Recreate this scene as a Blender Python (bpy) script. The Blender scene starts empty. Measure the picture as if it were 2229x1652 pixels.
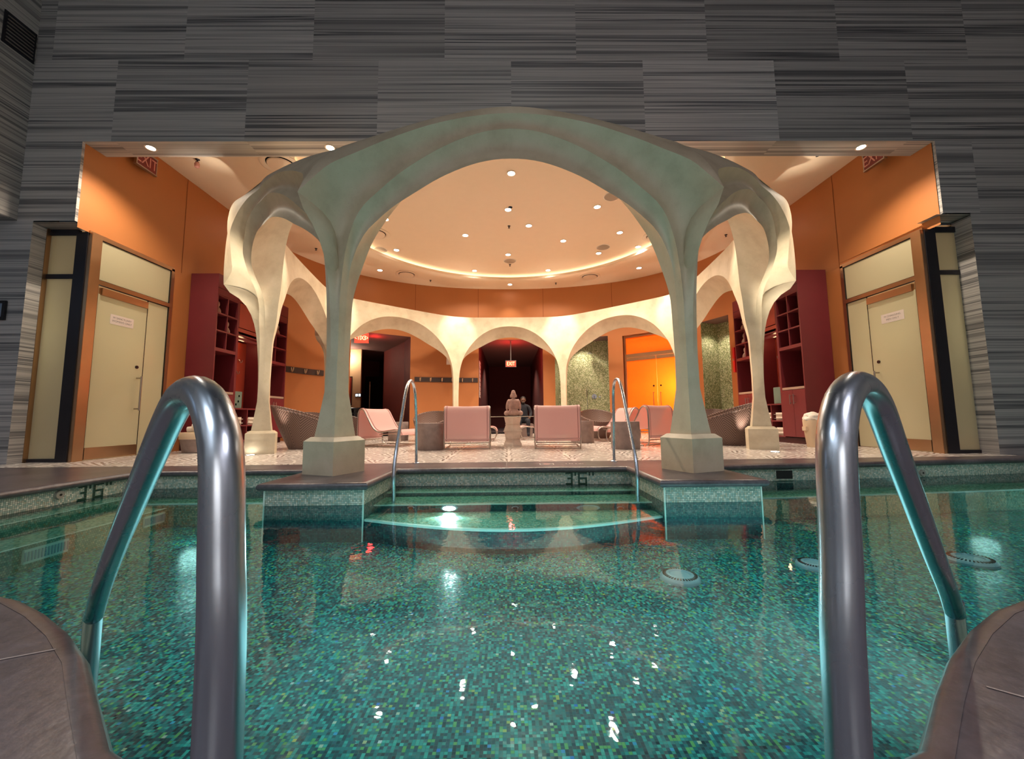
import bpy, bmesh, math, random
from mathutils import Vector, Matrix
rnd = random.Random(7)
PI = math.pi
C = bpy.context.scene.collection
# ------------------------------------------------------------------ camera
F = 860.0; CX = 1114.5; CY = 826.0; H = 0.6
PITCH = math.atan(82 / F); ROLL = math.radians(0.5); YAW = math.radians(0.65)
fw = Vector((math.sin(YAW) * math.cos(PITCH), math.cos(YAW) * math.cos(PITCH), math.sin(PITCH)))
r0 = Vector((math.cos(YAW), -math.sin(YAW), 0)); u0 = r0.cross(fw)
rt = r0 * math.cos(ROLL) - u0 * math.sin(ROLL); up = rt.cross(fw)
CAM = Vector((0, 0, H))
def ray(x, y): return fw + rt * ((x - CX) / F) - up * ((y - CY) / F)
def atY(x, y, Y): d = ray(x, y); return CAM + d * (Y / d.y)
def atZ(x, y, z): d = ray(x, y); return CAM + d * ((z - H) / d.z)
def atX(x, y, X): d = ray(x, y); return CAM + d * (X / d.x)
cd = bpy.data.cameras.new('camera'); cam = bpy.data.objects.new('camera', cd); C.objects.link(cam)
cd.sensor_width = 36; cd.sensor_fit = 'HORIZONTAL'; cd.lens = F * 36 / 2229; cd.clip_start = 0.02; cd.clip_end = 200
cam.matrix_world = Matrix(((rt.x, up.x, -fw.x, 0), (rt.y, up.y, -fw.y, 0), (rt.z, up.z, -fw.z, H), (0, 0, 0, 1)))
bpy.context.scene.camera = cam
vs = bpy.context.scene.view_settings
vs.view_transform = 'Standard'; vs.look = 'None'; vs.gamma = 1; vs.use_curve_mapping = False; vs.exposure = 0.0
bpy.context.scene.cycles.use_denoising = True
bpy.context.scene.cycles.max_bounces = 8
bpy.context.scene.cycles.diffuse_bounces = 4
bpy.context.scene.cycles.sample_clamp_indirect = 6

def S(r, g, b):
    f = lambda c: (c / 255 / 12.92) if c <= 10 else ((c / 255 + 0.055) / 1.055) ** 2.4
    return (f(r), f(g), f(b), 1)
# ------------------------------------------------------------------ node helpers
class NT:
    def __init__(s, name):
        s.m = bpy.data.materials.new(name); s.m.use_nodes = True
        s.t = s.m.node_tree; s.t.nodes.clear()
        s.out = s.t.nodes.new('ShaderNodeOutputMaterial')
    def n(s, typ, ins=None, **kw):
        nd = s.t.nodes.new(typ)
        for k, v in kw.items(): setattr(nd, k, v)
        for k, v in (ins or {}).items(): s.put(nd.inputs[k], v)
        return nd
    def put(s, sock, v):
        if isinstance(v, X): s.t.links.new(v.s, sock)
        elif isinstance(v, bpy.types.NodeSocket): s.t.links.new(v, sock)
        else: sock.default_value = v
    def mth(s, op, *a):
        nd = s.t.nodes.new('ShaderNodeMath'); nd.operation = op
        for i, v in enumerate(a): s.put(nd.inputs[i], v)
        return X(s, nd.outputs[0])
    def mix(s, f, a, b, blend='MIX'):
        nd = s.n('ShaderNodeMix', data_type='RGBA', blend_type=blend)
        s.put(nd.inputs[0], f); s.put(nd.inputs[6], a); s.put(nd.inputs[7], b)
        return nd.outputs[2]
    def ramp(s, fac, stops, interp='LINEAR'):
        nd = s.n('ShaderNodeValToRGB'); cr = nd.color_ramp; cr.interpolation = interp
        while len(cr.elements) < len(stops): cr.elements.new(0.5)
        for e, (p, c) in zip(cr.elements, stops): e.position = p; e.color = c
        s.put(nd.inputs[0], fac); return nd.outputs[0]
    def uv(s):
        nd = s.n('ShaderNodeUVMap', uv_map='UVMap'); sp = s.n('ShaderNodeSeparateXYZ', {0: nd.outputs[0]})
        return X(s, sp.outputs[0]), X(s, sp.outputs[1])
    def vec(s, x, y, z=0.0):
        return s.n('ShaderNodeCombineXYZ', {0: x, 1: y, 2: z}).outputs[0]
    def pos(s): return s.n('ShaderNodeNewGeometry').outputs['Position']
    def obj(s): return s.n('ShaderNodeTexCoord').outputs['Object']
    def noise(s, v, scale, detail=3.0, rough=0.5, dims='3D'):
        nd = s.n('ShaderNodeTexNoise', {'Scale': scale, 'Detail': detail, 'Roughness': rough}, noise_dimensions=dims)
        s.put(nd.inputs['Vector'], v); return X(s, nd.outputs[0])
    def white(s, v):
        nd = s.n('ShaderNodeTexWhiteNoise', noise_dimensions='3D'); s.put(nd.inputs[0], v); return X(s, nd.outputs[0])
    def bump(s, h, strength=0.3, dist=0.01):
        return s.n('ShaderNodeBump', {'Strength': strength, 'Distance': dist, 'Height': h}).outputs[0]
    def pbr(s, col, rough=0.5, metal=0.0, normal=None, **ins):
        b = s.n('ShaderNodeBsdfPrincipled'); s.put(b.inputs['Base Color'], col); s.put(b.inputs['Roughness'], rough); s.put(b.inputs['Metallic'], metal)
        if normal is not None: s.put(b.inputs['Normal'], normal)
        for k, v in ins.items(): s.put(b.inputs[k.replace('_', ' ')], v)
        s.t.links.new(b.outputs[0], s.out.inputs[0]); return s.m
class X:
    def __init__(s, nt, sock): s.nt = nt; s.s = sock
    def __add__(s, o): return s.nt.mth('ADD', s, o)
    def __sub__(s, o): return s.nt.mth('SUBTRACT', s, o)
    def __mul__(s, o): return s.nt.mth('MULTIPLY', s, o)
    def __truediv__(s, o): return s.nt.mth('DIVIDE', s, o)
    def floor(s): return s.nt.mth('FLOOR', s)
    def fract(s): return s.nt.mth('FRACT', s)
    def lt(s, o): return s.nt.mth('LESS_THAN', s, o)
    def gt(s, o): return s.nt.mth('GREATER_THAN', s, o)
    def mx(s, o): return s.nt.mth('MAXIMUM', s, o)
    def mn(s, o): return s.nt.mth('MINIMUM', s, o)
    def md(s, o): return s.nt.mth('FLOORED_MODULO', s, o)

def plain(name, col, rough=0.5, metal=0.0, var=0.06, scale=6.0, bump=0.0, **ins):
    t = NT(name); n = t.noise(t.obj(), scale, 4)
    c = t.mix(1.0, col, t.ramp(n, [(0.3, (1 - var, 1 - var, 1 - var, 1)), (0.7, (1 + 0, 1, 1, 1))]), 'MULTIPLY')
    nm = t.bump(t.noise(t.obj(), scale * 20, 3), bump, 0.004) if bump else None
    return t.pbr(c, rough, metal, nm, **ins)
def emit(name, col, st):
    t = NT(name); e = t.n('ShaderNodeEmission', {0: col, 1: st}); t.t.links.new(e.outputs[0], t.out.inputs[0]); return t.m
def striped(name, dark, mid, light, vscale=9.0, rough=0.35):
    t = NT(name); u, v = t.uv()
    nu = t.noise(t.vec(u * 0.012, v * 1.0), vscale * 0.5, 2.0, 0.5); nf = t.noise(t.vec(u * 0.003, v * 1.0, 7.0), vscale * 5, 3.0, 0.65)
    wob = t.noise(t.vec(u, v), 1.2, 2) * 0.010
    fine = t.noise(t.vec(u * 0.004, v + wob, 3.0), vscale * 1.6, 5.0, 0.62)
    k = nu * 0.45 + fine * 0.35 + nf * 0.2
    c = t.ramp(k, [(0.36, dark), (0.44, mid), (0.5, light), (0.54, mid), (0.57, dark), (0.6, light), (0.7, mid)])
    tone = t.n('ShaderNodeVertexColor', layer_name='tone').outputs[0]
    c = t.mix(1.0, c, tone, 'MULTIPLY')
    return t.pbr(c, rough)
def mosaic(name, stops, grout, size=0.02, gw=0.09, bond=False, rough=0.2, sparkle=0.0, big=None):
    t = NT(name); u, v = t.uv(); u = u / size; v = v / size
    if bond: u = u + (v.floor() * 0.5).fract() * 0.9
    cu = u.floor(); cv = v.floor()
    w = t.white(t.vec(cu, cv, 1.0))
    if big:
        long_ = t.white(t.vec(cu, (v / 2).floor(), 5.0)).gt(1 - big)
        cv2 = long_ * ((v / 2).floor() * 2 - cv) + cv
        w = t.white(t.vec(cu, cv2, 1.0))
    c = t.ramp(w, stops, 'CONSTANT')
    fu = u.fract(); fv = v.fract()
    g = fu.lt(gw).mx(fv.lt(gw) if not big else (fv.lt(gw) * (long_ * ((v / 2).fract().gt(0.4)) * -1 + 1)))
    c = t.mix(g, c, grout)
    r = t.white(t.vec(cu, cv, 9.0)) * 0.25 + rough
    kw = {}
    if sparkle:
        sp = t.white(t.vec(cu, cv, 17.0)); hue = t.ramp(t.white(t.vec(cu, cv, 23.0)), [(0, S(40, 120, 220)), (0.4, S(60, 200, 190)), (0.7, S(200, 190, 60)), (1, S(230, 230, 230))])
        c = t.mix(sp.gt(1 - sparkle), c, hue)
    tilt = t.white(t.vec(cu, cv, 31.0)) * 0.5 * fu + t.white(t.vec(cu, cv, 37.0)) * 0.5 * fv
    nm = t.bump(tilt, 0.35, size * 0.25)
    return t.pbr(c, r, 0.0, nm)

M = {}
M['marble'] = striped('striped_marble', S(88, 88, 92), S(154, 151, 149), S(204, 199, 194))
M['orange'] = plain('orange_plaster', S(184, 116, 64), 0.55, var=0.05, scale=1.5, bump=0.05)
M['ceil'] = plain('ceiling_paint', S(236, 216, 190), 0.75, var=0.02)
M['plaster'] = None
t = NT('cast_plaster'); nz = t.noise(t.obj(), 3.0, 5, 0.6); sp = t.noise(t.obj(), 150.0, 2, 0.5); vo = t.noise(t.obj(), 26.0, 3)
c = t.ramp(nz, [(0.3, S(196, 180, 152)), (0.5, S(210, 196, 168)), (0.7, S(218, 204, 178))])
c = t.mix(sp.gt(0.72), c, S(150, 138, 116)); M['plaster'] = t.pbr(c, 0.5, 0, t.bump(vo + sp * 0.5, 0.15, 0.01))
M['coping'] = None
t = NT('brown_slate'); nz = t.noise(t.obj(), 2.2, 6, 0.65); nz2 = t.noise(t.obj(), 30, 4)
c = t.ramp(nz * 0.7 + nz2 * 0.3, [(0.35, S(66, 60, 64)), (0.5, S(88, 81, 85)), (0.65, S(110, 102, 106))])
M['coping'] = t.pbr(c, 0.3, 0, t.bump(nz + nz2, 0.12, 0.01))
GT = [(0.0, S(150, 176, 164)), (0.2, S(184, 194, 178)), (0.45, S(206, 212, 198)), (0.62, S(164, 190, 180)), (0.8, S(222, 224, 210)), (0.93, S(186, 186, 162))]
M['tile_wall'] = mosaic('pale_green_mosaic', GT, S(58, 66, 60), 0.0165, 0.13)
TL = [(0.0, S(4, 64, 76)), (0.18, S(18, 122, 124)), (0.4, S(36, 156, 150)), (0.55, S(6, 74, 92)), (0.7, S(60, 182, 168)), (0.82, S(8, 44, 60)), (0.93, S(110, 180, 100))]
M['tile_floor'] = mosaic('teal_glass_mosaic', TL, S(40, 110, 104), 0.0135, 0.1, bond=False, rough=0.12, sparkle=0.03, big=0.35)
ST = [(0.0, S(96, 160, 140)), (0.3, S(150, 196, 172)), (0.55, S(120, 178, 150)), (0.75, S(180, 200, 170)), (0.92, S(150, 150, 110))]
M['tile_step'] = mosaic('step_mosaic', ST, S(60, 96, 84), 0.018, 0.14, bond=True)
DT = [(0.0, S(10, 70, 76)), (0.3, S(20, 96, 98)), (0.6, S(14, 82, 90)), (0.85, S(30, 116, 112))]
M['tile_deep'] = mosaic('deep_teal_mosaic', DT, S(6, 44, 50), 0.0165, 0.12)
SH = [(0.0, S(136, 142, 104)), (0.3, S(186, 188, 150)), (0.55, S(164, 172, 128)), (0.8, S(212, 210, 180)), (0.93, S(116, 122, 82))]
M['shower'] = mosaic('olive_mosaic', SH, S(130, 130, 104), 0.03, 0.1, rough=0.25)
M['steel'] = None
t = NT('polished_steel'); n_ = t.noise(t.obj(), 9, 3); M['steel'] = t.pbr(S(196, 206, 218), n_ * 0.10 + 0.22, 1.0)
M['satin'] = plain('satin_steel', S(176, 168, 160), 0.3, 1.0)
M['bronze'] = plain('warm_satin_metal', S(196, 158, 124), 0.32, 1.0, var=0.1, scale=3)
M['darkmetal'] = plain('dark_metal', S(52, 50, 56), 0.35, 0.6)
t = NT('frosted_cream_glass'); p = t.n('ShaderNodeBsdfPrincipled', {'Base Color': S(214, 208, 178), 'Roughness': 0.2}); e = t.n('ShaderNodeBsdfTranslucent', {0: S(232, 226, 200)}); m1 = t.n('ShaderNodeMixShader', {0: 0.45, 1: p.outputs[0], 2: e.outputs[0]}); t.t.links.new(m1.outputs[0], t.out.inputs[0]); M['frost'] = t.m
M['maroon'] = plain('maroon_laminate', S(116, 40, 46), 0.4, var=0.08, scale=4)
M['redlam'] = plain('red_brown_laminate', S(158, 60, 42), 0.4, var=0.08)
M['inner'] = plain('cabinet_inside', S(70, 24, 26), 0.6)
M['counter'] = plain('cabinet_counter', S(176, 150, 132), 0.4)
M['corr'] = plain('corridor_maroon', S(96, 44, 42), 0.7)
M['corrceil'] = plain('corridor_ceiling', S(130, 98, 92), 0.8)
M['beige'] = plain('beige_wall', S(210, 176, 132), 0.7)
M['black'] = plain('black_gloss', S(22, 22, 26), 0.25)
M['white'] = plain('white_paint', S(236, 228, 218), 0.5, var=0.02)
M['grille'] = plain('diffuser_white', S(232, 214, 192), 0.5, var=0.02)
M['hookmetal'] = plain('brushed_brass_hook', S(226, 196, 160), 0.4, 0.5)
M['hookboard'] = plain('hook_board', S(58, 46, 44), 0.5)
M['towel'] = plain('towel_cotton', S(240, 228, 214), 0.9, var=0.06, scale=30, bump=0.6)
M['concrete'] = plain('cast_concrete', S(150, 130, 124), 0.6, var=0.3, scale=9, bump=0.15)
M['stone_fig'] = plain('carved_stone', S(186, 146, 134), 0.6, var=0.25, scale=25, bump=0.4)
M['urn'] = plain('pedestal_stone', S(236, 220, 204), 0.35, var=0.2, scale=8)
M['teal_box'] = plain('grey_green_box', S(110, 132, 120), 0.5)
M['red'] = plain('red_enamel', S(200, 24, 34), 0.35)
M['cloth_dark'] = plain('dark_clothing', S(30, 32, 42), 0.9)
M['skin'] = plain('skin', S(92, 60, 46), 0.55)
M['hair'] = plain('hair', S(14, 11, 10), 0.8)
M['paper'] = plain('paper', S(120, 136, 158), 0.6, var=0.02)
M['plaque'] = plain('plaque_white', S(238, 226, 218), 0.5, var=0.01)
M['ink'] = plain('grey_ink', S(150, 140, 136), 0.6)
M['exitdim'] = plain('exit_red_unlit', S(120, 30, 34), 0.4, var=0.02)
M['exitpink'] = plain('exit_letter_unlit', S(214, 150, 140), 0.5, var=0.02)
M['cushion'] = plain('cream_cushion', S(228, 200, 166), 0.9)
M['seam'] = plain('panel_joint', S(120, 56, 20), 0.8)
M['nosing'] = plain('white_step_nosing', S(214, 236, 226), 0.3)
M['fixture'] = plain('pool_fitting', S(150, 176, 186), 0.4)
M['fitting'] = plain('grey_wall_fitting', S(150, 146, 136), 0.4)
M['darkmark'] = plain('dark_green_tile', S(44, 70, 56), 0.2)
M['void'] = plain('void_black', S(16, 18, 18), 0.7)
t = NT('orange_frosted_glass'); e = t.n('ShaderNodeBsdfTranslucent', {0: S(255, 186, 96)}); d = t.n('ShaderNodeBsdfPrincipled', {'Base Color': S(244, 140, 40), 'Roughness': 0.25})
mx_ = t.n('ShaderNodeMixShader', {0: 0.55, 1: d.outputs[0], 2: e.outputs[0]}); t.t.links.new(mx_.outputs[0], t.out.inputs[0]); M['orangeglass'] = t.m
t = NT('clear_table_glass'); a = t.n('ShaderNodeBsdfTransparent', {0: (0.9, 0.95, 0.92, 1)}); g = t.n('ShaderNodeBsdfGlossy', {'Roughness': 0.03}); d = t.n('ShaderNodeBsdfDiffuse', {0: S(235, 230, 215)})
m1 = t.n('ShaderNodeMixShader', {0: 0.35, 1: a.outputs[0], 2: g.outputs[0]}); m2 = t.n('ShaderNodeMixShader', {0: 0.25, 1: m1.outputs[0], 2: d.outputs[0]}); t.t.links.new(m2.outputs[0], t.out.inputs[0]); M['glass'] = t.m
# pink sling mesh, slightly see-through
t = NT('pink_mesh_sling'); u, v = t.uv(); w = (u * 180).fract().lt(0.5); cc = t.mix(w * 0.25, S(230, 190, 186), S(200, 156, 152))
p = t.n('ShaderNodeBsdfPrincipled', {'Base Color': cc, 'Roughness': 0.55}); tr = t.n('ShaderNodeBsdfTransparent'); tl = t.n('ShaderNodeBsdfTranslucent', {0: S(216, 150, 140)})
m1 = t.n('ShaderNodeMixShader', {0: 0.25, 1: p.outputs[0], 2: tl.outputs[0]}); m2 = t.n('ShaderNodeMixShader', {0: 0.08, 1: m1.outputs[0], 2: tr.outputs[0]}); t.t.links.new(m2.outputs[0], t.out.inputs[0]); M['sling'] = t.m
t = NT('wicker_weave'); u, v = t.uv(); tri = ((u * 2).fract() - 0.5); tri = t.mth('ABSOLUTE', tri); st = (v * 13 + tri * 10).fract(); mk = st.lt(0.5)
M['wicker'] = t.pbr(t.mix(mk, S(78, 58, 52), S(128, 104, 96)), 0.45, 0, t.bump(mk, 0.6, 0.01))
# water: transparent tint + fresnel mirror with soft ripples
t = NT('pool_water'); n1 = t.noise(t.pos(), 1.6, 2, 0.5); n2 = t.noise(t.pos(), 14, 2, 0.5)
nm = t.bump(n1 * 1.0 + n2 * 0.10, 0.16, 0.035); fr = t.n('ShaderNodeFresnel', {'IOR': 1.33, 'Normal': nm}).outputs[0]
a = t.n('ShaderNodeBsdfTransparent', {0: (0.70, 0.95, 0.94, 1)}); g = t.n('ShaderNodeBsdfGlossy', {'Roughness': 0.02, 'Normal': nm})
m1 = t.n('ShaderNodeMixShader', {0: fr, 1: a.outputs[0], 2: g.outputs[0]}); t.t.links.new(m1.outputs[0], t.out.inputs[0]); M['water'] = t.m
# fan pattern marble floor
t = NT('fan_pattern_marble'); sx = t.n('ShaderNodeSeparateXYZ', {0: t.pos()}); px = X(t, sx.outputs[0]); py = X(t, sx.outputs[1])
R_ = 0.9; DY = 0.45; NR = 4
row0 = (py / DY).floor(); colr = None; done = None
for k in range(0, 3):      # fans whose centre lies k rows below overlap from the front
    row = row0 - k; off = (row * 0.5).fract() * 2 * R_
    cxn = ((px - off) / (2 * R_) + 0.5).floor() * (2 * R_) + off
    dx = px - cxn; dy = py - row * DY
    r = t.mth('SQRT', dx * dx + dy * dy) / R_; th = t.mth('ARCTAN2', dy, dx)
    inside = r.lt(1.0); q = r * NR; rq = q.floor()
    line = q.fract().gt(0.86)
    wedge = (th * ((rq + 1) * (7 / PI)) + rq * 0.5).fract().lt(0.62)
    val = (wedge * 1.0).mx(line)
    if done is None: done = inside; colr = val * inside
    else: colr = colr + (inside * (done * -1 + 1)) * val; done = done.mx(inside)
nz = t.noise(t.pos(), 5, 4)
cl = t.mix(colr.mn(1.0), S(110, 94, 88), S(246, 238, 230)); cl = t.mix(0.12, cl, t.mix(nz, S(190, 170, 156), S(240, 230, 220)), 'MIX')
M['fans'] = t.pbr(cl, 0.22)
M['lamp'] = emit('lamp_glow', (1, 0.93, 0.82, 1), 28)
M['lampcool'] = emit('pool_lamp_glow', (0.9, 1, 1, 1), 30)
M['exitglow'] = emit('exit_red_glow', (1.0, 0.06, 0.03, 1), 2.2)
M['exitletter'] = emit('exit_letter_glow', (1.0, 0.62, 0.25, 1), 4.0)
M['switchglow'] = emit('screen_glow', (0.9, 0.95, 1, 1), 2.5)
M['cove'] = emit('cove_strip', (1, 0.82, 0.58, 1), 9)

# ------------------------------------------------------------------ mesh helpers
def crom(P, n, mir=None):
    """resample a polyline through smooth spline to n points by length"""
    P = [Vector(p) for p in P]; Q = []; ph = P[-1]
    if mir: ph = P[-2] - mir[1] * (2 * (P[-2] - mir[0]).dot(mir[1]))
    for i in range(len(P) - 1):
        a = P[max(i - 1, 0)]; b = P[i]; c = P[i + 1]; d = P[i + 2] if i + 2 < len(P) else ph
        for j in range(8):
            t_ = j / 8; Q.append(0.5 * ((2 * b) + (c - a) * t_ + (2 * a - 5 * b + 4 * c - d) * t_ ** 2 + (3 * b - a - 3 * c + d) * t_ ** 3))
    Q.append(P[-1]); L = [0]
    for i in range(1, len(Q)): L.append(L[-1] + (Q[i] - Q[i - 1]).length)
    out = []; k = 0
    for i in range(n):
        s = L[-1] * i / (n - 1)
        while k < len(L) - 2 and L[k + 1] < s: k += 1
        f_ = 0 if L[k + 1] == L[k] else (s - L[k]) / (L[k + 1] - L[k]); out.append(Q[k].lerp(Q[k + 1], min(max(f_, 0), 1)))
    return out
class MB:
    def __init__(s): s.v = []; s.f = []; s.uv = []; s.tone = []
    def quad(s, a, b, c, d, uv=None, tone=1.0): s.face([a, b, c, d], uv, tone)
    def face(s, pts, uv=None, tone=1.0):
        i = len(s.v); s.v += [tuple(p) for p in pts]; s.f.append(tuple(range(i, i + len(pts)))); s.uv.append(uv); s.tone.append(tone)
    def box(s, x0, x1, y0, y1, z0, z1, bev=0.0, rz=0, o=(0, 0, 0)):
        bm = bmesh.new(); bmesh.ops.create_cube(bm, size=1)
        for v in bm.verts: v.co = Vector(((x0 + x1) / 2 + v.co.x * (x1 - x0), (y0 + y1) / 2 + v.co.y * (y1 - y0), (z0 + z1) / 2 + v.co.z * (z1 - z0)))
        if bev: bmesh.ops.bevel(bm, geom=list(bm.edges), offset=bev, segments=2, affect='EDGES')
        if rz: bmesh.ops.rotate(bm, verts=bm.verts, cent=(0, 0, 0), matrix=Matrix.Rotation(rz, 3, 'Z'))
        s.bm(bm, o)
    def bm(s, bm, o=(0, 0, 0), free=True):
        i = len(s.v); bm.verts.index_update(); s.v += [(v.co.x + o[0], v.co.y + o[1], v.co.z + o[2]) for v in bm.verts]
        for f in bm.faces: s.f.append(tuple(i + v.index for v in f.verts)); s.uv.append(None); s.tone.append(1.0)
        if free: bm.free()
    def grid(s, rows, close=False, uvs=None):
        i = len(s.v); n = len(rows[0])
        for r in rows: s.v += [tuple(p) for p in r]
        for a in range(len(rows) - 1):
            for b in range(n if close else n - 1):
                c = (b + 1) % n
                s.f.append((i + a * n + b, i + a * n + c, i + (a + 1) * n + c, i + (a + 1) * n + b))
                s.uv.append(None if uvs is None else [uvs(a, b), uvs(a, b + 1), uvs(a + 1, b + 1), uvs(a + 1, b)]); s.tone.append(1.0)
    def cap(s, pts): s.face(pts)
    def lathe(s, prof, seg=24, o=(0, 0, 0), sx=1, sy=1, rot=0, uvs=None):
        rows = [[(o[0] + sx * r * math.cos(rot + 2 * PI * k / seg), o[1] + sy * r * math.sin(rot + 2 * PI * k / seg), o[2] + z) for k in range(seg)] for r, z in prof]
        s.grid(rows, True, uvs)
        if prof[0][0] > 1e-4: s.cap(rows[0][::-1])
        if prof[-1][0] > 1e-4: s.cap(rows[-1])
    def tube(s, pts, r, seg=10, n=None, caps=True, radii=None):
        P = crom(pts, n) if n else [Vector(p) for p in pts]; rows = []; t0 = (P[1] - P[0]).normalized()
        nrm = t0.orthogonal().normalized()
        for i, p in enumerate(P):
            a = P[max(i - 1, 0)]; b = P[min(i + 1, len(P) - 1)]; tg = (b - a).normalized()
            nrm = (nrm - tg * nrm.dot(tg)).normalized(); bn = tg.cross(nrm); rr = r if radii is None else radii[min(i, len(radii) - 1)]
            rows.append([p + (nrm * math.cos(2 * PI * k / seg) + bn * math.sin(2 * PI * k / seg)) * rr for k in range(seg)])
        s.grid(rows, True)
        if caps: s.cap(rows[0][::-1]); s.cap(rows[-1])
    def cyl(s, a, b, r, seg=12): s.tube([a, b], r, seg)
    def build(s, name, mat, parent=None, smooth=False, kind=None, merge=False, scale=1.0):
        me = bpy.data.meshes.new(name); me.from_pydata(s.v, [], s.f); me.update()
        if merge:
            b = bmesh.new(); b.from_mesh(me); bmesh.ops.remove_doubles(b, verts=b.verts, dist=1e-4); bmesh.ops.recalc_face_normals(b, faces=b.faces); b.to_mesh(me); b.free()
        me.uv_layers.new(name='UVMap'); me.color_attributes.new('tone', 'FLOAT_COLOR', 'CORNER'); ul = me.uv_layers['UVMap']; tc = me.color_attributes['tone']
        for p in me.polygons:
            n = p.normal; ax = max(range(3), key=lambda q: abs(n[q])); us = s.uv[p.index] if not merge and p.index < len(s.uv) else None
            tn = s.tone[p.index] if not merge and p.index < len(s.tone) else 1.0
            for j, li in enumerate(p.loop_indices):
                co = me.vertices[me.loops[li].vertex_index].co
                ul.data[li].uv = us[j] if us else ((co.y, co.z) if ax == 0 else (co.x, co.z) if ax == 1 else (co.x, co.y))
                tc.data[li].color = (tn, tn, tn, 1)
            p.use_smooth = smooth
        me.materials.append(mat); o = bpy.data.objects.new(name, me); C.objects.link(o)
        if parent is not None:
            o.parent = parent
            if parent.get('_w'): o.matrix_parent_inverse = Matrix.Translation(parent.location).inverted()
        if kind: o['kind'] = kind
        if smooth:
            try:
                md = o.modifiers.new('en', 'EDGE_SPLIT'); md.split_angle = math.radians(42)
            except Exception: pass
        return o
def thing(name, label, cat, loc=(0, 0, 0), rz=0, group=None, kind=None, world=False):
    o = bpy.data.objects.new(name, None); C.objects.link(o); o.location = loc; o.rotation_euler = (0, 0, rz); o.empty_display_size = 0.05
    if label: o['label'] = label
    if cat: o['category'] = cat
    if group: o['group'] = group
    if kind: o['kind'] = kind
    if world: o['_w'] = 1
    return o
def tag(o, label, cat, group=None, kind=None):
    if label: o['label'] = label
    if cat: o['category'] = cat
    if group: o['group'] = group
    if kind: o['kind'] = kind
    return o
def dup(root, loc, rz=0, label=None, group=None):
    r = root.copy(); C.objects.link(r); r.location = loc; r.rotation_euler = (0, 0, rz)
    if label: r['label'] = label
    if group: r['group'] = group
    for ch in list(root.children):
        c = ch.copy(); C.objects.link(c); c.parent = r
        for g in list(ch.children):
            d = g.copy(); C.objects.link(d); d.parent = c
    return r
def text(name, body, size, mat, mw, parent=None, depth=0.002, sx=1.0, align='CENTER'):
    cu = bpy.data.curves.new(name, 'FONT'); cu.body = body; cu.size = size; cu.extrude = depth; cu.align_x = align; cu.align_y = 'CENTER'
    o = bpy.data.objects.new(name + '_src', cu); C.objects.link(o); bpy.context.view_layer.update()
    me = bpy.data.meshes.new_from_object(o); bpy.data.objects.remove(o); me.name = name
    me.transform(mw @ Matrix.Diagonal((sx, 1, 1, 1))); me.materials.clear(); me.materials.append(mat)
    ob = bpy.data.objects.new(name, me); C.objects.link(ob)
    if parent is not None:
        ob.parent = parent
        if parent.get('_w'): ob.matrix_parent_inverse = Matrix.Translation(parent.location).inverted()
    return ob
def frame(o, ex, ey, ez):     # matrix with given axes
    return Matrix(((ex[0], ey[0], ez[0], o[0]), (ex[1], ey[1], ez[1], o[1]), (ex[2], ey[2], ez[2], o[2]), (0, 0, 0, 1)))
def light(kind, name, loc, energy, col, size=0.1, aim=None, angle=90, blend=0.6):
    l = bpy.data.lights.new(name, kind); l.energy = energy; l.color = col
    if kind == 'AREA': l.size = size
    else: l.shadow_soft_size = size
    if kind == 'SPOT': l.spot_size = math.radians(angle); l.spot_blend = blend
    o = bpy.data.objects.new(name, l); C.objects.link(o); o.location = loc
    if aim is not None:
        d = (Vector(aim) - Vector(loc)).normalized(); o.rotation_euler = d.to_track_quat('-Z', 'Y').to_euler()
    return o
WARM = (1.0, 0.84, 0.66); WZ = -0.21
YW = 5.72; XL = -6.45; XR = 6.6; ZC = 5.46; ZI = 5.62; CC = Vector((0.1, 9.06, 0)); RC = 4.55
# ================================================================== SETTING
def panels(mb, P0, ex, ey, x0, x1, z0, z1, joints=None, w=1.9, seed=0):
    r_ = random.Random(seed)
    js = joints if joints is not None else [x0 + w * r_.random() + w * k for k in range(-1, int((x1 - x0) / w) + 2)]
    xs = sorted([x0, x1] + [j for j in js if x0 + 0.03 < j < x1 - 0.03])
    for a, b in zip(xs[:-1], xs[1:]):
        ou = r_.random() * 40; ov = r_.random() * 40; tn = 0.72 + 0.33 * r_.random()
        pt = lambda x, z: P0 + ex * x + ey * z
        mb.quad(pt(a, z0), pt(b, z0), pt(b, z1), pt(a, z1), [(ou + a, ov + z0), (ou + b, ov + z0), (ou + b, ov + z1), (ou + a, ov + z1)], tn)
EX = Vector((1, 0, 0)); EY = Vector((0, 1, 0)); EZ = Vector((0, 0, 1))
HZ = 4.84
def jx(px, y): return [atY(p, y, YW).x for p in px]
fwall = MB(); o = Vector((0, YW, 0))
rows = [(HZ, 6.2, jx([-40, 250, 537, 822, 1113, 1402, 1690, 1977, 2260], 215)), (6.2, 7.3, jx([-160, 120, 405, 683, 968, 1253, 1537, 1822, 2100], 70)), (7.3, 8.6, None)]
for i, (a, b, j) in enumerate(rows): panels(fwall, o, EX, EZ, -7.3, 9.6, a, b, j, seed=i + 1)
for i, (a, b) in enumerate([(3.58, HZ)]):
    panels(fwall, o, EX, EZ, -7.3, XL, a, b, [], seed=11); panels(fwall, o, EX, EZ, 6.7, 9.6, 3.66, HZ, [7.28, 9.2], seed=12)
panels(fwall, o, EX, EZ, -9.6, -7.3, 3.58, 3.6, [], seed=30)
for a, b, sd in [(-0.05, 1.1, 13), (1.1, 2.35, 14), (2.35, 3.58, 15)]:
    panels(fwall, o, EX, EZ, -9.6, -7.06, a, b, [], seed=sd); panels(fwall, o, EX, EZ, 7.12, 9.6, a, b, [8.4], seed=sd + 5)
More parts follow.
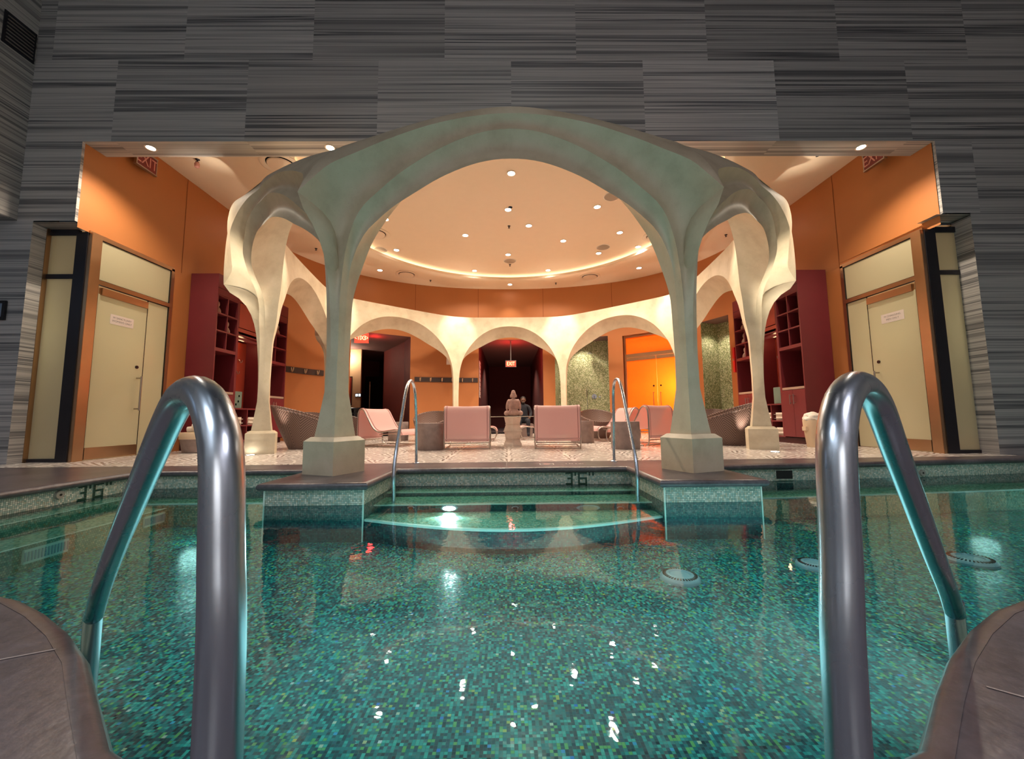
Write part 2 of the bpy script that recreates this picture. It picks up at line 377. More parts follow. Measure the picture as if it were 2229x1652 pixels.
panels(fwall, o, EX, EZ, 7.12, 9.6, 3.58, 3.66, [], seed=31)
# header soffit, edges of the opening and reveals
panels(fwall, Vector((0, YW, HZ)), EX, EY, XL, 6.7, 0, 0.31, jx([250, 537, 822, 1113, 1402, 1690, 1977], 300), seed=3)
panels(fwall, Vector((XL, YW, 0)), EY, EZ, 0, 0.04, 3.58, HZ, [], seed=5); panels(fwall, Vector((6.7, YW, 0)), EY, EZ, 0, 0.04, 3.66, HZ, [], seed=6)
panels(fwall, Vector((-7.06, YW, 0)), EY, EZ, 0, 0.27, 0, 3.56, [], seed=7); panels(fwall, Vector((7.12, YW, 0)), EY, EZ, 0, 0.27, 0, 3.62, [], seed=8)
panels(fwall, Vector((0, YW, 3.56)), EX, EY, -7.3, XL, 0, 0.3, [], seed=9); panels(fwall, Vector((0, YW, 3.64)), EX, EY, 6.6, 7.4, 0, 0.3, [], seed=10)
fwall.box(-7.3, 9.6, YW + 0.31, YW + 0.36, HZ, ZC + 0.6)
fwall.box(-9.6, -7.07, YW + 0.3, YW + 0.34, 0, 8.6); fwall.box(7.13, 9.6, YW + 0.3, YW + 0.34, 0, 8.6)
fwall.build('wall_front', M['marble'], kind='structure')
lw = MB(); ol = Vector((-7.3, 0, 0))
for i, (a, b) in enumerate([(3.58, 4.9), (4.9, 6.2), (6.2, 7.3), (7.3, 8.6)]): panels(lw, ol, EY, EZ, -4.0, YW, a, b, seed=40 + i)
panels(lw, Vector((0, 0, 3.58)), EX, EY, -9.6, -7.3, -4, YW, seed=50)
lw.build('wall_left', M['marble'], kind='structure')
bw = MB()
for i in range(5):
    panels(bw, Vector((0, -4.0, 0)), EX, EZ, -9.6, 9.6, i * 1.75, (i + 1) * 1.75, seed=60 + i); panels(bw, Vector((9.6, 0, 0)), EY, EZ, -4, YW, i * 1.75, (i + 1) * 1.75, seed=70 + i)
    if i < 2: panels(bw, Vector((-9.6, 0, 0)), EY, EZ, -4, YW, i * 1.8, (i + 1) * 1.8, seed=80 + i)
bw.build('wall_back', M['marble'], kind='structure')
m = MB(); m.box(-9.7, 9.7, -4.1, YW + 0.3, 8.6, 8.7); m.build('ceiling', M['darkmetal'], kind='structure')
# vent grille high on left wall
vg = thing('vent_grille', 'dark slatted air grille high on the left striped wall', 'vent', (-7.3, 5.0, 6.6), world=True)
p1 = atX(5, 60, -7.3); p2 = atX(72, 140, -7.3)
m = MB(); m.box(-7.3, -7.285, p1.y, p2.y, p2.z + 0.0, p2.z + 0.5); m.build('frame', M['darkmetal'], vg)
m = MB()
for k in range(8): m.box(-7.287, -7.275, p1.y + 0.03, p2.y - 0.03, p2.z + 0.04 + k * 0.055, p2.z + 0.06 + k * 0.055)
m.build('slat', M['satin'], vg)
# ---- curved orange wall plan
PLAN = [(XL, 5.76), (XL, 10.0), (-6.25, 11.2), (-5.75, 12.25), (-4.95, 13.1), (-4.0, 13.75), (-3.0, 14.2), (-1.8, 14.52), (-0.6, 14.66), (0.7, 14.68), (1.9, 14.55), (3.1, 14.25), (4.2, 13.8), (5.1, 13.15), (5.95, 12.25), (6.4, 11.2), (XR, 10.0), (XR + .09, 5.76)]
curve = [Vector((x, y, 0)) for x, y in [PLAN[0]] + [tuple(p)[:2] for p in crom([(x, y, 0) for x, y in PLAN[1:-1]], 73)] + [PLAN[-1]]]
def planhit(px, y=800):
    d = ray(px, y); d2 = Vector((d.x, d.y)); best = None
    for a, b in zip(curve[:-1], curve[1:]):
        e = (b - a).xy; den = d2.x * (-e.y) + e.x * d2.y
        if abs(den) < 1e-9: continue
        tt = (a.x * (-e.y) + e.x * a.y) / den; ss = (d2.x * a.y - d2.y * a.x) / den
        if tt > 0 and -1e-6 <= ss <= 1 + 1e-6 and (best is None or tt < best[0]): best = (tt, Vector((d2.x * tt, d2.y * tt, 0)), e.normalized())
    return best[1], Vector((best[2].x, best[2].y, 0))
def plan_between(p, q):
    def par(w):
        L = 0
        for a, b in zip(curve[:-1], curve[1:]):
            e = b - a; s_ = (w - a).dot(e) / e.length_squared
            if -1e-3 <= s_ <= 1.001 and (a + e * s_ - w).length < 1e-2: return L + e.length * s_
            L += e.length
        return L
    a0 = par(p); a1 = par(q); L = 0; out = [p]
    for a, b in zip(curve[:-1], curve[1:]):
        L += (b - a).length
        if a0 + 1e-3 < L < a1 - 1e-3: out.append(b)
    return out + [q]
ZH = 3.5
up_ = MB(); rowsA = [[Vector((p.x, p.y, z)) for p in curve] for z in (ZH, ZI + 0.3)]; up_.grid(rowsA)
up_.build('wall_curved_upper', M['orange'], kind='structure', smooth=True)
def lowwall(pxa, pxb, mat, name, z0=0.0, z1=ZH, thick=0.0):
    a = Vector((XL, 7.49, 0)) if pxa is None else planhit(pxa)[0]; b = Vector((XR, 7.49, 0)) if pxb is None else planhit(pxb)[0]
    pts = plan_between(a, b); mb = MB(); mb.grid([[Vector((p.x, p.y, z)) for p in pts] for z in (z0, z1)])
    for p, q in ((pts[0], pts[1]), (pts[-1], pts[-2])):      # end returns so openings have thickness
        e = (q - p).normalized(); nn = Vector((-e.y, e.x, 0)); nn = nn if nn.dot(p - CC) > 0 else -nn
        mb.quad(p + EZ * z0, p + nn * 0.25 + EZ * z0, p + nn * 0.25 + EZ * z1, p + EZ * z1)
    mb.build(name, mat, kind='structure', smooth=True); return pts
# lower left side: wall along the doors
lowwall(None, 762, M['orange'], 'wall_side_left')
lowwall(893, 1042, M['orange'], 'wall_rear_left')
lowwall(1182, 1208, M['orange'], 'wall_rear_middle')
lowwall(1325, 1357, M['orange'], 'wall_rear_right')
lowwall(1504, 1530, M['orange'], 'wall_rear_right_pier')
lowwall(1592, None, M['orange'], 'wall_side_right')
# panel joints in the orange walls
sj = MB()
for px, za, zb in [(1041, ZH + 0.5, ZC), (1181, ZH + 0.5, ZC), (905, ZH + 0.6, ZC), (1330, ZH + 0.6, ZC), (397, ZH, ZC), (1826, ZH, ZC)]:
    p, e = planhit(px, 600 if 800 < px < 1400 else 560); nn = Vector((-e.y, e.x, 0)); nn = nn if nn.dot(p - CC) < 0 else -nn
    a = p + nn * 0.004; sj.quad(a - e * 0.006 + EZ * za, a + e * 0.006 + EZ * za, a + e * 0.006 + EZ * zb, a - e * 0.006 + EZ * zb)
sj.build('trim_1', M['seam'], kind='structure')
# ---- lounge ceiling with round raised centre
m = MB(); n = 96
def rectpt(a):
    dx, dy = math.cos(a), math.sin(a); s_ = 1e9
    if dx > 1e-6: s_ = min(s_, (7.2 - CC.x) / dx)
    if dx < -1e-6: s_ = min(s_, (-7.2 - CC.x) / dx)
    if dy > 1e-6: s_ = min(s_, (15.4 - CC.y) / dy)
    if dy < -1e-6: s_ = min(s_, (YW + 0.3 - CC.y) / dy)
    return Vector((CC.x + dx * s_, CC.y + dy * s_, ZC))
ring = lambda r, z: [Vector((CC.x + r * math.cos(2 * PI * k / n), max(CC.y + r * math.sin(2 * PI * k / n), 6.5 - (r - RC) * .5 if r > 1 else -9), z)) for k in range(n)]
m.grid([[rectpt(2 * PI * k / n) for k in range(n)], ring(RC, ZC)], True)
m.grid([ring(RC, ZC), ring(RC, ZC + 0.08), ring(RC + .03, ZC + .08), ring(RC + .03, ZC + .03), ring(RC + 0.28, ZC + 0.03), ring(RC + 0.28, ZI), ring(0.05, ZI)], True)
m.build('ceiling_lounge', M['ceil'], kind='structure')
m = MB(); m.grid([ring(RC + 0.1, ZC + 0.05), ring(RC + 0.16, ZC + 0.05)], True)
tag(m.build('cove_light_strip', M['cove']), 'warm light strip hidden in the round ceiling cove', 'light')
# ---- floors
m = MB(); m.face([Vector((x, y, 0)) for x, y in [(-7.1, 5.32), (-4.4, 5.32), (7.2, 5.55), (7.4, 15.6), (-7.4, 15.6)]]); m.build('floor', M['fans'], kind='structure')
# pool outline (counter-clockwise), inner water edge
near = [(-4.4, 1.62), (-2.7, 1.56), (-2.1, 1.5), (-1.7, 1.395), (-1.284, 1.17), (-1.075, 1.02), (-0.9, 0.87), (-0.76, 0.76), (-0.5, 0.66), (0, 0.63), (0.5, 0.65), (0.8, 0.745), (0.95, 0.87), (1.205, 1.05), (1.549, 1.24), (1.95, 1.36), (2.6, 1.45), (8.4, 1.6)]
nearS = [tuple(p)[:2] for p in crom([(x, y, 0) for x, y in near], 60)]
far = [(8.4, 5.50), (7.0, 5.36), (5.5, 5.17), (4.2, 5.03), (3.13, 4.93), (2.39, 4.88), (2.39, 3.80), (1.47, 3.80), (1.47, 4.86), (-1.37, 4.86), (-1.37, 3.84), (-2.30, 3.84), (-2.30, 4.88), (-4.4, 4.86)]
POOL = nearS + far
def offset(poly, d):     # outward offset of ccw polygon
    out = []; n_ = len(poly)
    for i in range(n_):
        a = Vector(poly[i - 1]); b = Vector(poly[i]); c_ = Vector(poly[(i + 1) % n_]); e1 = (b - a).normalized(); e2 = (c_ - b).normalized()
        n1 = Vector((e1.y, -e1.x)); n2 = Vector((e2.y, -e2.x)); k = n1 + n2; k = k / max(k.length_squared / 2, 0.35) if k.length > 1e-6 else n1
        out.append(tuple(b + k * d))
    return out
def loop3(poly, z): return [Vector((x, y, z)) for x, y in poly]
# bullnosed coping strip round the pool
IN = offset(POOL, -0.035)
cop = MB(); prof = [(0.0, -0.07), (-0.03, -0.069), (-0.045, -0.06), (-0.054, -0.045), (-0.055, -0.028), (-0.047, -0.012), (-0.03, -0.002), (-0.005, 0.0)]
rowsC = [loop3(offset(POOL, d), z) for d, z in prof]
cop.grid(rowsC, True); cop.build('trim_2', M['coping'], kind='structure', smooth=True)
# deck = tessellated polygon ring
from mathutils.geometry import tessellate_polygon
def poly_fill(name, loops, z, mat, kind='structure'):
    vl = [[Vector((x, y, z)) for x, y in lp] for lp in loops]; flat = [v for l in vl for v in l]
    tr = tessellate_polygon(vl); mb = MB()
    for t_ in tr: mb.face([flat[i] for i in t_])
    return mb.build(name, mat, kind=kind)
inner = offset(POOL, -0.005)
poly_fill('floor_deck', [[(-9.6, -4), (9.6, -4), (9.6, 5.74), (7.2, 5.55), (-4.4, 5.32), (-7.1, 5.32), (-7.1, 5.74), (-9.6, 5.74)], inner], -0.001, M['coping'])
m = MB()
sl = [((-7.1, 5.32), (-7.1, 6.0))]
# slab joints on the coping
def joint(a, b, w=0.006):
    a = Vector((a[0], a[1], 0.0006)); b = Vector((b[0], b[1], 0.0006)); e = (b - a).normalized(); n_ = Vector((-e.y, e.x, 0)) * w / 2; m.quad(a - n_, b - n_, b + n_, a + n_)
for x in (-3.7, -3.0, -0.72, -0.02, 0.68, 3.0, 3.9, 4.8, 5.7, 6.6): joint((x, 4.88 + max(0, x - 3) * 0.12), (x, 5.33 + max(0, x + 4.4) * 0.0198))
for x in (-2.0, -1.68, 1.78, 2.1): joint((x, 3.85), (x, 4.2))
for y in (2.2, 3.0, 3.8, 4.6): joint((-4.42, y), (-5.0, y))
joint((-1.37, 4.87), (-1.6, 5.33)); joint((1.47, 4.87), (1.7, 5.33)); joint((-1.2, 1.12), (-2.4, 0.55)); joint((1.05, 0.92), (2.0, 0.1))
m.build('trim_3', plain('pale_grout', S(170, 158, 152), 0.7), kind='structure')
# pool walls, floor, ledges
ZF = -0.55
WALL = POOL
pw = MB(); n_ = len(WALL); L = 0
for i in range(n_):
    a = WALL[i]; b = WALL[(i + 1) % n_]; d = math.dist(a, b)
    pw.quad((a[0], a[1], ZF), (b[0], b[1], ZF), (b[0], b[1], -0.05), (a[0], a[1], -0.05), [(L, ZF), (L + d, ZF), (L + d, -0.05), (L, -0.05)]); L += d
pw.build('wall_pool', M['tile_wall'], kind='structure')
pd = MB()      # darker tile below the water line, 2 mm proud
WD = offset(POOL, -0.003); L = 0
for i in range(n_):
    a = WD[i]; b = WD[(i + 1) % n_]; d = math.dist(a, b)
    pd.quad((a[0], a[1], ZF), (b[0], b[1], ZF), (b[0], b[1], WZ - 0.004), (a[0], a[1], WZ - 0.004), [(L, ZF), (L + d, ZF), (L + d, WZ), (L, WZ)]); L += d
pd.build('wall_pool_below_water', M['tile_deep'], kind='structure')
poly_fill('floor_pool', [POOL], ZF, M['tile_floor'])
st = MB(); rs = MB()
def step(poly, z):
    st.face(loop3(poly, z), [(x, y) for x, y in poly]); 
    for a, b in zip(poly, poly[1:] + poly[:1]): rs.quad((a[0], a[1], ZF), (b[0], b[1], ZF), (b[0], b[1], z), (a[0], a[1], z))
arc = [(-1.365 + 2.83 * k / 24, 3.86 - 0.40 * math.sin(PI * k / 24)) for k in range(25)]
step([(-1.365, 4.55), (1.465, 4.55), (1.465, 4.855), (-1.365, 4.855)], -0.232)
step([(-1.365, 4.12), (1.465, 4.12), (1.465, 4.55), (-1.365, 4.55)], -0.275)
step(arc + [(1.465, 4.12), (-1.365, 4.12)], -0.350)
st.build('steps_pool', M['tile_step'], kind='structure'); rs.build('steps_pool_risers', M['tile_deep'], kind='structure')  # darker riser tile: shade below the treads is put into the colour
bn = MB(); br_ = MB()
def bench(poly, z):
    bn.face(loop3(poly, z), [(x, y) for x, y in poly])
    for a, b in zip(poly, poly[1:] + poly[:1]): br_.quad((a[0], a[1], ZF), (b[0], b[1], ZF), (b[0], b[1], z), (a[0], a[1], z))
l2 = [atZ(0, 1143, -0.24), atZ(261, 1089, -0.24)]; xb = (l2[0].x + l2[1].x) / 2
l3 = [atZ(0, 1203, -0.36), atZ(250, 1135, -0.36)]; xc = (l3[0].x + l3[1].x) / 2
bench([(-4.39, 1.7), (xb, 1.7), (xb, 4.5), (-4.39, 4.5)], -0.24)
bench([(xb, 1.7), (xc, 1.7), (xc, 4.5), (xb, 4.5)], -0.36)
bench([(-4.39, 4.5), (-2.31, 4.5), (-2.31, 4.85), (-4.39, 4.85)], -0.318)
bench([(2.40, 4.43), (3.13, 4.48), (5.5, 4.72), (8.3, 5.05), (8.3, 5.45), (5.5, 5.15), (3.13, 4.91), (2.40, 4.86)], -0.318)
bn.build('bench_pool', M['tile_step'], kind='structure'); br_.build('bench_pool_risers', M['tile_step'], kind='structure')
ns = MB()
def nose(pts, w=0.016):
    P = [Vector(p) for p in pts]
    for a, b in zip(P[:-1], P[1:]):
        e = (b - a).normalized(); q = Vector((-e.y, e.x, 0)) * w; ns.quad(a - q * 0.25 + EZ * 0.002, b - q * 0.25 + EZ * 0.002, b + q + EZ * 0.002, a + q + EZ * 0.002); ns.quad(a - q * 0.25 + EZ * 0.002, b - q * 0.25 + EZ * 0.002, b - q * 0.25 - EZ * w * 0.6, a - q * 0.25 - EZ * w * 0.6)
nose([(-1.365, 4.55, -0.232), (1.465, 4.55, -0.232)]); nose([(-1.365, 4.12, -0.275), (1.465, 4.12, -0.275)]); nose([(x, y, -0.35) for x, y in arc], 0.028)
nose([(-4.38, 4.5, -0.318), (-2.31, 4.5, -0.318)], 0.02); nose([(2.40, 4.43, -0.318), (3.13, 4.48, -0.318), (5.5, 4.72, -0.318), (8.3, 5.05, -0.318)], 0.02)
nose([(xb, 4.48, -0.24), (xb, 1.7, -0.24)], 0.02); nose([(xc, 4.48, -0.36), (xc, 1.7, -0.36)], 0.022)
ns.build('trim_4', M['nosing'], kind='structure')
poly_fill('water_surface', [POOL], WZ, M['water'])
# thin bright tile line at corners of the piers
m = MB()
for x in (-2.30, -1.37, 1.47, 2.39): y_ = 3.835 if x < 0 else 3.795; m.box(x - 0.006, x + 0.006, y_ - 0.006, y_ + 0.006, ZF, -0.06)
m.build('trim_5', M['nosing'], kind='structure')

# ================================================================== ARCADE
V = [Vector(p + (0,)) for p in [(-1.95, 4.52), (2.05, 4.46), (4.53, 7.08), (4.95, 11.0), (1.95, 13.65), (-1.80, 13.65), (-4.95, 11.0), (-4.38, 7.14)]]
arc_root = thing('arched_colonnade', 'ring of eight cast plaster arches on flared columns around the lounge', 'colonnade', (0.07, 9.06, 0), world=True)
NC = 8
def outw(i):
    a = V[i - 1]; b = V[i]; c_ = V[(i + 1) % NC]; e1 = (b - a).normalized(); e2 = (c_ - b).normalized()
    n1 = Vector((e1.y, -e1.x, 0)); n2 = Vector((e2.y, -e2.x, 0)); return (n1 + n2).normalized()
RAD = [outw(i) for i in range(NC)]
SEC = [(0.40, 0.15, .15, .15, .0, .152, .15, .15, .15), (0.52, .135, .134, .134, 0, .135, .134, .134, .134), (0.66, .118, .118, .118, .0, .12, .118, .118, .118), (0.91, .092, .088, .088, 0, .092, .088, .088, .09), (1.3, .10, .084, .086, 0, .093, .084, .086, .09), (1.6, .118, .088, .092, 0, .098, .09, .092, .096), (2.0, .15, .095, .105, 0, .112, .10, .105, .11)]
for i in range(NC):
    r = RAD[i]; tn = Vector((-r.y, r.x, 0)); rows_ = []
    zs = [q[0] for q in SEC]
    fine = [0.40 + 0.9 * k / 16 for k in range(17)]
    for z in fine:
        for a, b in zip(SEC[:-1], SEC[1:]):
            if a[0] <= z <= b[0] + 1e-9: f_ = (z - a[0]) / (b[0] - a[0]); q = [x + (y - x) * f_ for x, y in zip(a, b)]; break
        J, B1, B2, C1, C2, E1, E2, K = q[1:]
        sec = [(J, 0), (B1, B2), (C1, C2), (-E1, E2), (-K, 0), (-E1, -E2), (C1, -C2), (B1, -B2)]
        rows_.append([V[i] + r * a + tn * b + EZ * z for a, b in sec])
    m = MB(); m.grid(rows_, True); m.build('column_shaft', M['plaster'], arc_root, smooth=True)
    m = MB(); s2 = 0.225; s1 = 0.175
    base = lambda s_, z: [V[i] + r * (s_ * a) + tn * (s_ * b) + EZ * z for a, b in ((1, 1), (-1, 1), (-1, -1), (1, -1))]
    m.grid([base(s2, 0.0), base(s2 + 0.0, 0.355), base(s2 - 0.01, 0.365), base(s1, 0.40)], True); m.cap(base(s1, 0.40)); m.build('plinth', M['plaster'], arc_root)
NS = 38
for i in range(NC):
    A_, B_ = V[i], V[(i + 1) % NC]; e = (B_ - A_).normalized(); nn = Vector((e.y, -e.x, 0)); mid = (A_ + B_) / 2; W = (B_ - A_).length / 2; k = W / 2.0
    BUL = {7, 2}; own = {-1: i, 1: (i + 1) % NC}; sideb = i in (1, 7)
    def half(side):
        ib = own[side]; ce = 0.12 if sideb else 0.0; ke = (0.30 if ib in BUL else -0.03) if sideb else (0.22 if ib in BUL else 0.0)
        ex_ = lambda w: ce + (ke - ce) * (math.sin(min(w / 1.4, 1) * PI / 2) if ib in BUL else min(w / 2, 1))
        V0 = A_ if side < 0 else B_; r = RAD[i] if side < 0 else RAD[(i + 1) % NC]; tn = Vector((-r.y, r.x, 0)); 
        if tn.dot(mid - V0) < 0: tn = -tn
        c_ = lambda a, b, z: V0 + r * a + tn * b + EZ * z
        b_ = lambda w, q, z: mid + e * (side * w * k) + nn * q + EZ * z
        bx_ = lambda w, q, z, g=1.0: b_(w, q + ex_(w) * g, z)
        MI = (mid, e)
        jr = .69 if ib in BUL else .60
        leg = [c_(.10, 0, 1.3), c_(.118, 0, 1.65), c_(.15, 0, 2.0), c_(.19, 0, 2.25), c_(.27, 0, 2.5), c_(.40, 0, 2.71), c_(.52 + (jr - .6) * .6, 0, 2.83), c_(jr - .03, 0, 2.90)]
        arch = [c_(jr, 0, 2.98), bx_(2.10, .48, 3.2, .3), bx_(1.95, .45, 3.36, .5), bx_(1.66, .42, 3.52, .8), bx_(1.36, .41, 3.66), bx_(.91, .41, 3.82), bx_(.45, .41, 3.92), bx_(0, .41, 3.955)]
        AF = crom(arch, 27, MI); A1 = crom(leg + [c_(jr, 0, 2.98)], NS - 26)[:-1] + AF
        B1 = crom([c_(.084, .086, 1.3), c_(.088, .092, 1.65), c_(.095, .105, 2.0), b_(1.905, .15, 2.36), b_(1.86, .17, 2.6), bx_(1.77, .21, 2.84, .1), bx_(1.65, .25, 3.0, .3), bx_(1.47, .29, 3.14, .5), bx_(1.23, .33, 3.32, .7), bx_(.91, .35, 3.52, .8), bx_(.61, .37, 3.66, .9), bx_(.3, .38, 3.76, .9), bx_(0, .385, 3.79, .9)], NS, MI)
        C1 = crom([c_(0, .093, 1.3), c_(0, .098, 1.65), c_(0, .112, 2.0), b_(1.87, .06, 2.3), b_(1.79, .09, 2.54), b_(1.67, .14, 2.72), bx_(1.53, .18, 2.84, .1), bx_(1.32, .24, 2.98, .3), bx_(1.07, .29, 3.11, .5), bx_(.76, .33, 3.27, .6), bx_(.37, .355, 3.41, .7), bx_(0, .36, 3.455, .7)], NS, MI)
        E1 = crom([c_(-.084, .086, 1.3), c_(-.09, .092, 1.65), c_(-.10, .105, 2.0), b_(1.80, -.1, 2.35), b_(1.68, -.1, 2.70), b_(1.55, -.1, 2.93), b_(1.40, -.08, 3.13), b_(1.18, -.05, 3.36), b_(.88, -.02, 3.57), b_(.48, 0, 3.73), b_(0, 0, 3.78)], NS, MI)
        if ib in BUL: cp = [(.69, 2.98), (.70, 3.2), (.70, 3.5), (.69, 3.8), (.67, 4.02)]; tb = [bx_(1.75, .40, 4.08), bx_(1.2, .41, 4.09)]
        else: cp = [(.60, 2.98), (.50, 3.22), (.35, 3.49), (.20, 3.68), (.02, 3.88)]; tb = [b_(1.7, .02, 3.98), b_(1.2, .15 + ce * .4, 4.03)]
        if ib > 1 and ib not in BUL: cp = [(.60, 2.98), (.52, 3.3), (.42, 3.6), (.36, 3.85), (.34, 4.07)]; tb = [b_(1.7, .32, 4.06), b_(1.2, .36, 4.07)]
        te = [bx_(.6, .33 if ib not in BUL else .40, 4.03), bx_(0, .40, 4.045)]
        kz = 3.92 if ib < 2 else 4.1
        TF = crom([c_(a, 0, z) for a, z in cp], 9) + crom([c_(cp[-1][0], 0, cp[-1][1])] + tb + te, 19, MI)[1:]
        KI = crom([c_(-.09, 0, 1.3), c_(-.096, 0, 1.65), c_(-.11, 0, 2.0), c_(-.13, 0, 2.5), c_(-.17, 0, 2.94), c_(-.19, 0, 3.4), c_(-.14, 0, kz)], 24) + crom([c_(-.14, 0, kz), b_(1.6, -.04, (kz + 4.1) / 2), b_(1.0, 0, 4.1), b_(0, .01, 4.1)], NS - 23, MI)[1:]
        TO = crom([c_(cp[-1][0], 0, cp[-1][1])] + tb + te, NS)
        TI = crom([c_(-.14, 0, kz), b_(1.6, -.04, (kz + 4.1) / 2), b_(1.0, 0, 4.1), b_(0, .01, 4.1)], NS, MI)
        return A1, AF, B1, C1, E1, TF, KI, TO, TI
    Hn, Hp = half(-1), half(1)
    full = [a + b[::-1][1:] for a, b in zip(Hn, Hp)]
    A1, AF, B1, C1, E1, TF, KI, TO, TI = full
    def strip(P, Q, seg=6, bul=0.0, dirv=None):
        rows_ = []
        for j in range(seg + 1):
            f_ = j / seg; rows_.append([p.lerp(q, f_) + (dirv * (bul * min(max((p.z - 2.0) / .7, 0), 1) * (q - p).length * math.sin(PI * f_)) if dirv is not None else Vector()) for p, q in zip(P, Q)])
        m.grid(rows_)
    m = MB()
    strip(TF, AF, 4, 0.04, nn); strip(A1, B1, 8, -0.32, nn); strip(B1, C1, 8, -0.28, nn); strip(C1, E1, 7, -0.10, -EZ); strip(E1, KI, 5, 0.03, nn); strip(TO, TI, 3, 0.10, EZ)
    ob = m.build('arch', M['plaster'], arc_root, smooth=True)
# ================================================================== DOOR UNITS
def door_unit(nm, s, X0, lab, txt):
    # s = -1 left, +1 right ; X0 plane of the door wall ; built in world coordinates
    root = thing(nm, None, None, (X0, 6.5, 0), kind='structure', world=True)
    xo = lambda d: X0 + s * d            # outwards (into the wall)
    def bx(name, x0, x1, y0, y1, z0, z1, mat, bev=0.0, par=root):
        q = MB(); q.box(min(x0, x1), max(x0, x1), y0, y1, z0, z1, bev); return q.build(name, mat, par)
    y0, y1 = 5.93, 7.46; zt = 3.5
    bx('corner_post', X0 + s * 0.10, X0 - s * 0.06, y0, y0 + 0.16, 0, zt, M['bronze'], 0.004)
    bx('post_face', X0 + s * 0.17, X0 - s * 0.0, y0 - 0.012, y0, 0, zt, M['darkmetal'])
    bx('far_post', xo(-0.02), xo(0.06), y1 - 0.03, y1 + 0.03, 0, zt, M['bronze'])
    bx('head_rail', xo(-0.02), xo(0.06), y0, y1 + 0.03, zt - 0.04, zt + 0.03, M['bronze'])
    bx('transom_rail', xo(-0.03), xo(0.05), y0 + 0.1, y1, 2.74, 2.81, M['bronze'])
    bx('transom_pane', xo(0.0), xo(0.02), y0 + 0.16, y1 - 0.03, 2.81, zt - 0.04, M['frost'])
    bx('fixed_panel', xo(0.0), xo(0.02), 7.01, y1 - 0.03, 0.01, 2.74, M['frost'])
    bx('fixed_strip', xo(0.0), xo(0.02), y0 + 0.16, 6.13, 0.01, 2.74, M['frost'])
    leaf = bx('leaf', xo(-0.005), xo(0.02), 6.145, 6.995, 0.015, 2.60, M['frost'])
    bx('closer_cover', xo(-0.04), xo(0.02), 6.17, 6.98, 2.585, 2.70, M['bronze'], 0.004)
    for a_, b_, c1_, c2_ in ((y0 + .16, y1 - .03, 2.81, 2.822), (y0 + .16, y1 - .03, zt - .055, zt - .04), (y0 + .16, y0 + .172, 2.81, zt - .04), (y1 - .045, y1 - .03, 0, zt - .04), (6.998, 7.006, 0.01, 2.74), (6.132, 6.140, 0.01, 2.74), (y0 + .16, y1 - .03, 2.728, 2.74)):
        bx('gasket', xo(-0.008), xo(0.006), a_, b_, c1_, c2_, M['black'])
    bx('kick_plate', xo(-0.012), xo(0.0), 6.145, 6.995, 0.015, 0.19, M['bronze'])
    q = MB(); xh = xo(-0.09); q.tube([(xo(0), 6.90, 1.33), (xh, 6.90, 1.33)], 0.012, 8); q.tube([(xo(0), 6.90, 0.80), (xh, 6.90, 0.80)], 0.012, 8); q.tube([(xh, 6.90, 1.36), (xh, 6.90, 0.77)], 0.014, 10)
    q.build('handle', M['satin'], root, smooth=True)
    q = MB(); q.tube([(xo(-0.02), 6.88, 1.52), (xo(0.0), 6.88, 1.52)], 0.028, 16); q.build('lock', M['black'], root, smooth=True)
    sg = bx('sign', xo(-0.009), xo(-0.005), 6.36, 6.76, 2.17, 2.33, M['plaque'])
    ex = Vector((0, -s, 0)); mw = frame((xo(-0.0095), 6.56, 2.275), ex * -1 if s < 0 else ex * -1, EZ, (-s, 0, 0))
    ex = Vector((0, 1, 0)) if s < 0 else Vector((0, -1, 0)); ez = Vector((-s, 0, 0))
    for j, line in enumerate(txt): text('lettering', line, 0.045, M['ink'], frame((xo(-0.0095), 6.56, 2.28 - j * 0.055), ex, EZ, ez), sg, 0.0005)
    # side light facing the pool
    xa, xb_ = X0 + s * 0.17, X0 + s * 0.60
    bx('side_pane', xa, xb_, 5.96, 5.98, 0.05, 2.77, M['frost']); bx('side_pane', xa, xb_, 5.96, 5.98, 2.84, zt - 0.04, M['frost'])
    bx('side_rail', xa, xb_, 5.94, 5.99, 2.77, 2.84, M['darkmetal']); bx('side_rail', xa, xb_, 5.94, 5.99, 0.0, 0.05, M['darkmetal']); bx('side_rail', xa, xb_, 5.94, 5.99, zt - 0.04, zt + 0.05, M['darkmetal'])
    bx('side_post', xb_, xb_ + s * 0.035, 5.90, 5.99, 0, zt + 0.05, M['bronze'])
    return root
door_unit('door_1', -1, XL, '', ["W SANCTUARY", "WOMEN'S ONLY"])
door_unit('door_2', 1, XR, '', ['M CHANGING', 'MEN ONLY'])
# closing wall pieces behind the side lights
for s, x0 in ((-1, XL), (1, XR)):
    m = MB(); xo_ = x0 + s * 2.0; a_, b_3 = 5.99, 7.6
    m.quad((xo_, a_, 0), (xo_, b_3, 0), (xo_, b_3, 3.6), (xo_, a_, 3.6)); m.quad((x0 + s * .08, b_3, 0), (xo_, b_3, 0), (xo_, b_3, 3.6), (x0 + s * .08, b_3, 3.6)); m.quad((x0 + s * .05, a_, 3.6), (xo_, a_, 3.6), (xo_, b_3, 3.6), (x0 + s * .05, b_3, 3.6)); m.quad((x0 + s * .64, a_, 0), (xo_, a_, 0), (xo_, a_, 3.6), (x0 + s * .64, a_, 3.6)); m.quad((x0 + s * .05, a_, 0.001), (xo_, a_, 0.001), (xo_, b_3, 0.001), (x0 + s * .05, b_3, 0.001))
    m.build('wall_room_behind_' + ('left' if s < 0 else 'right'), M['beige'], kind='structure')
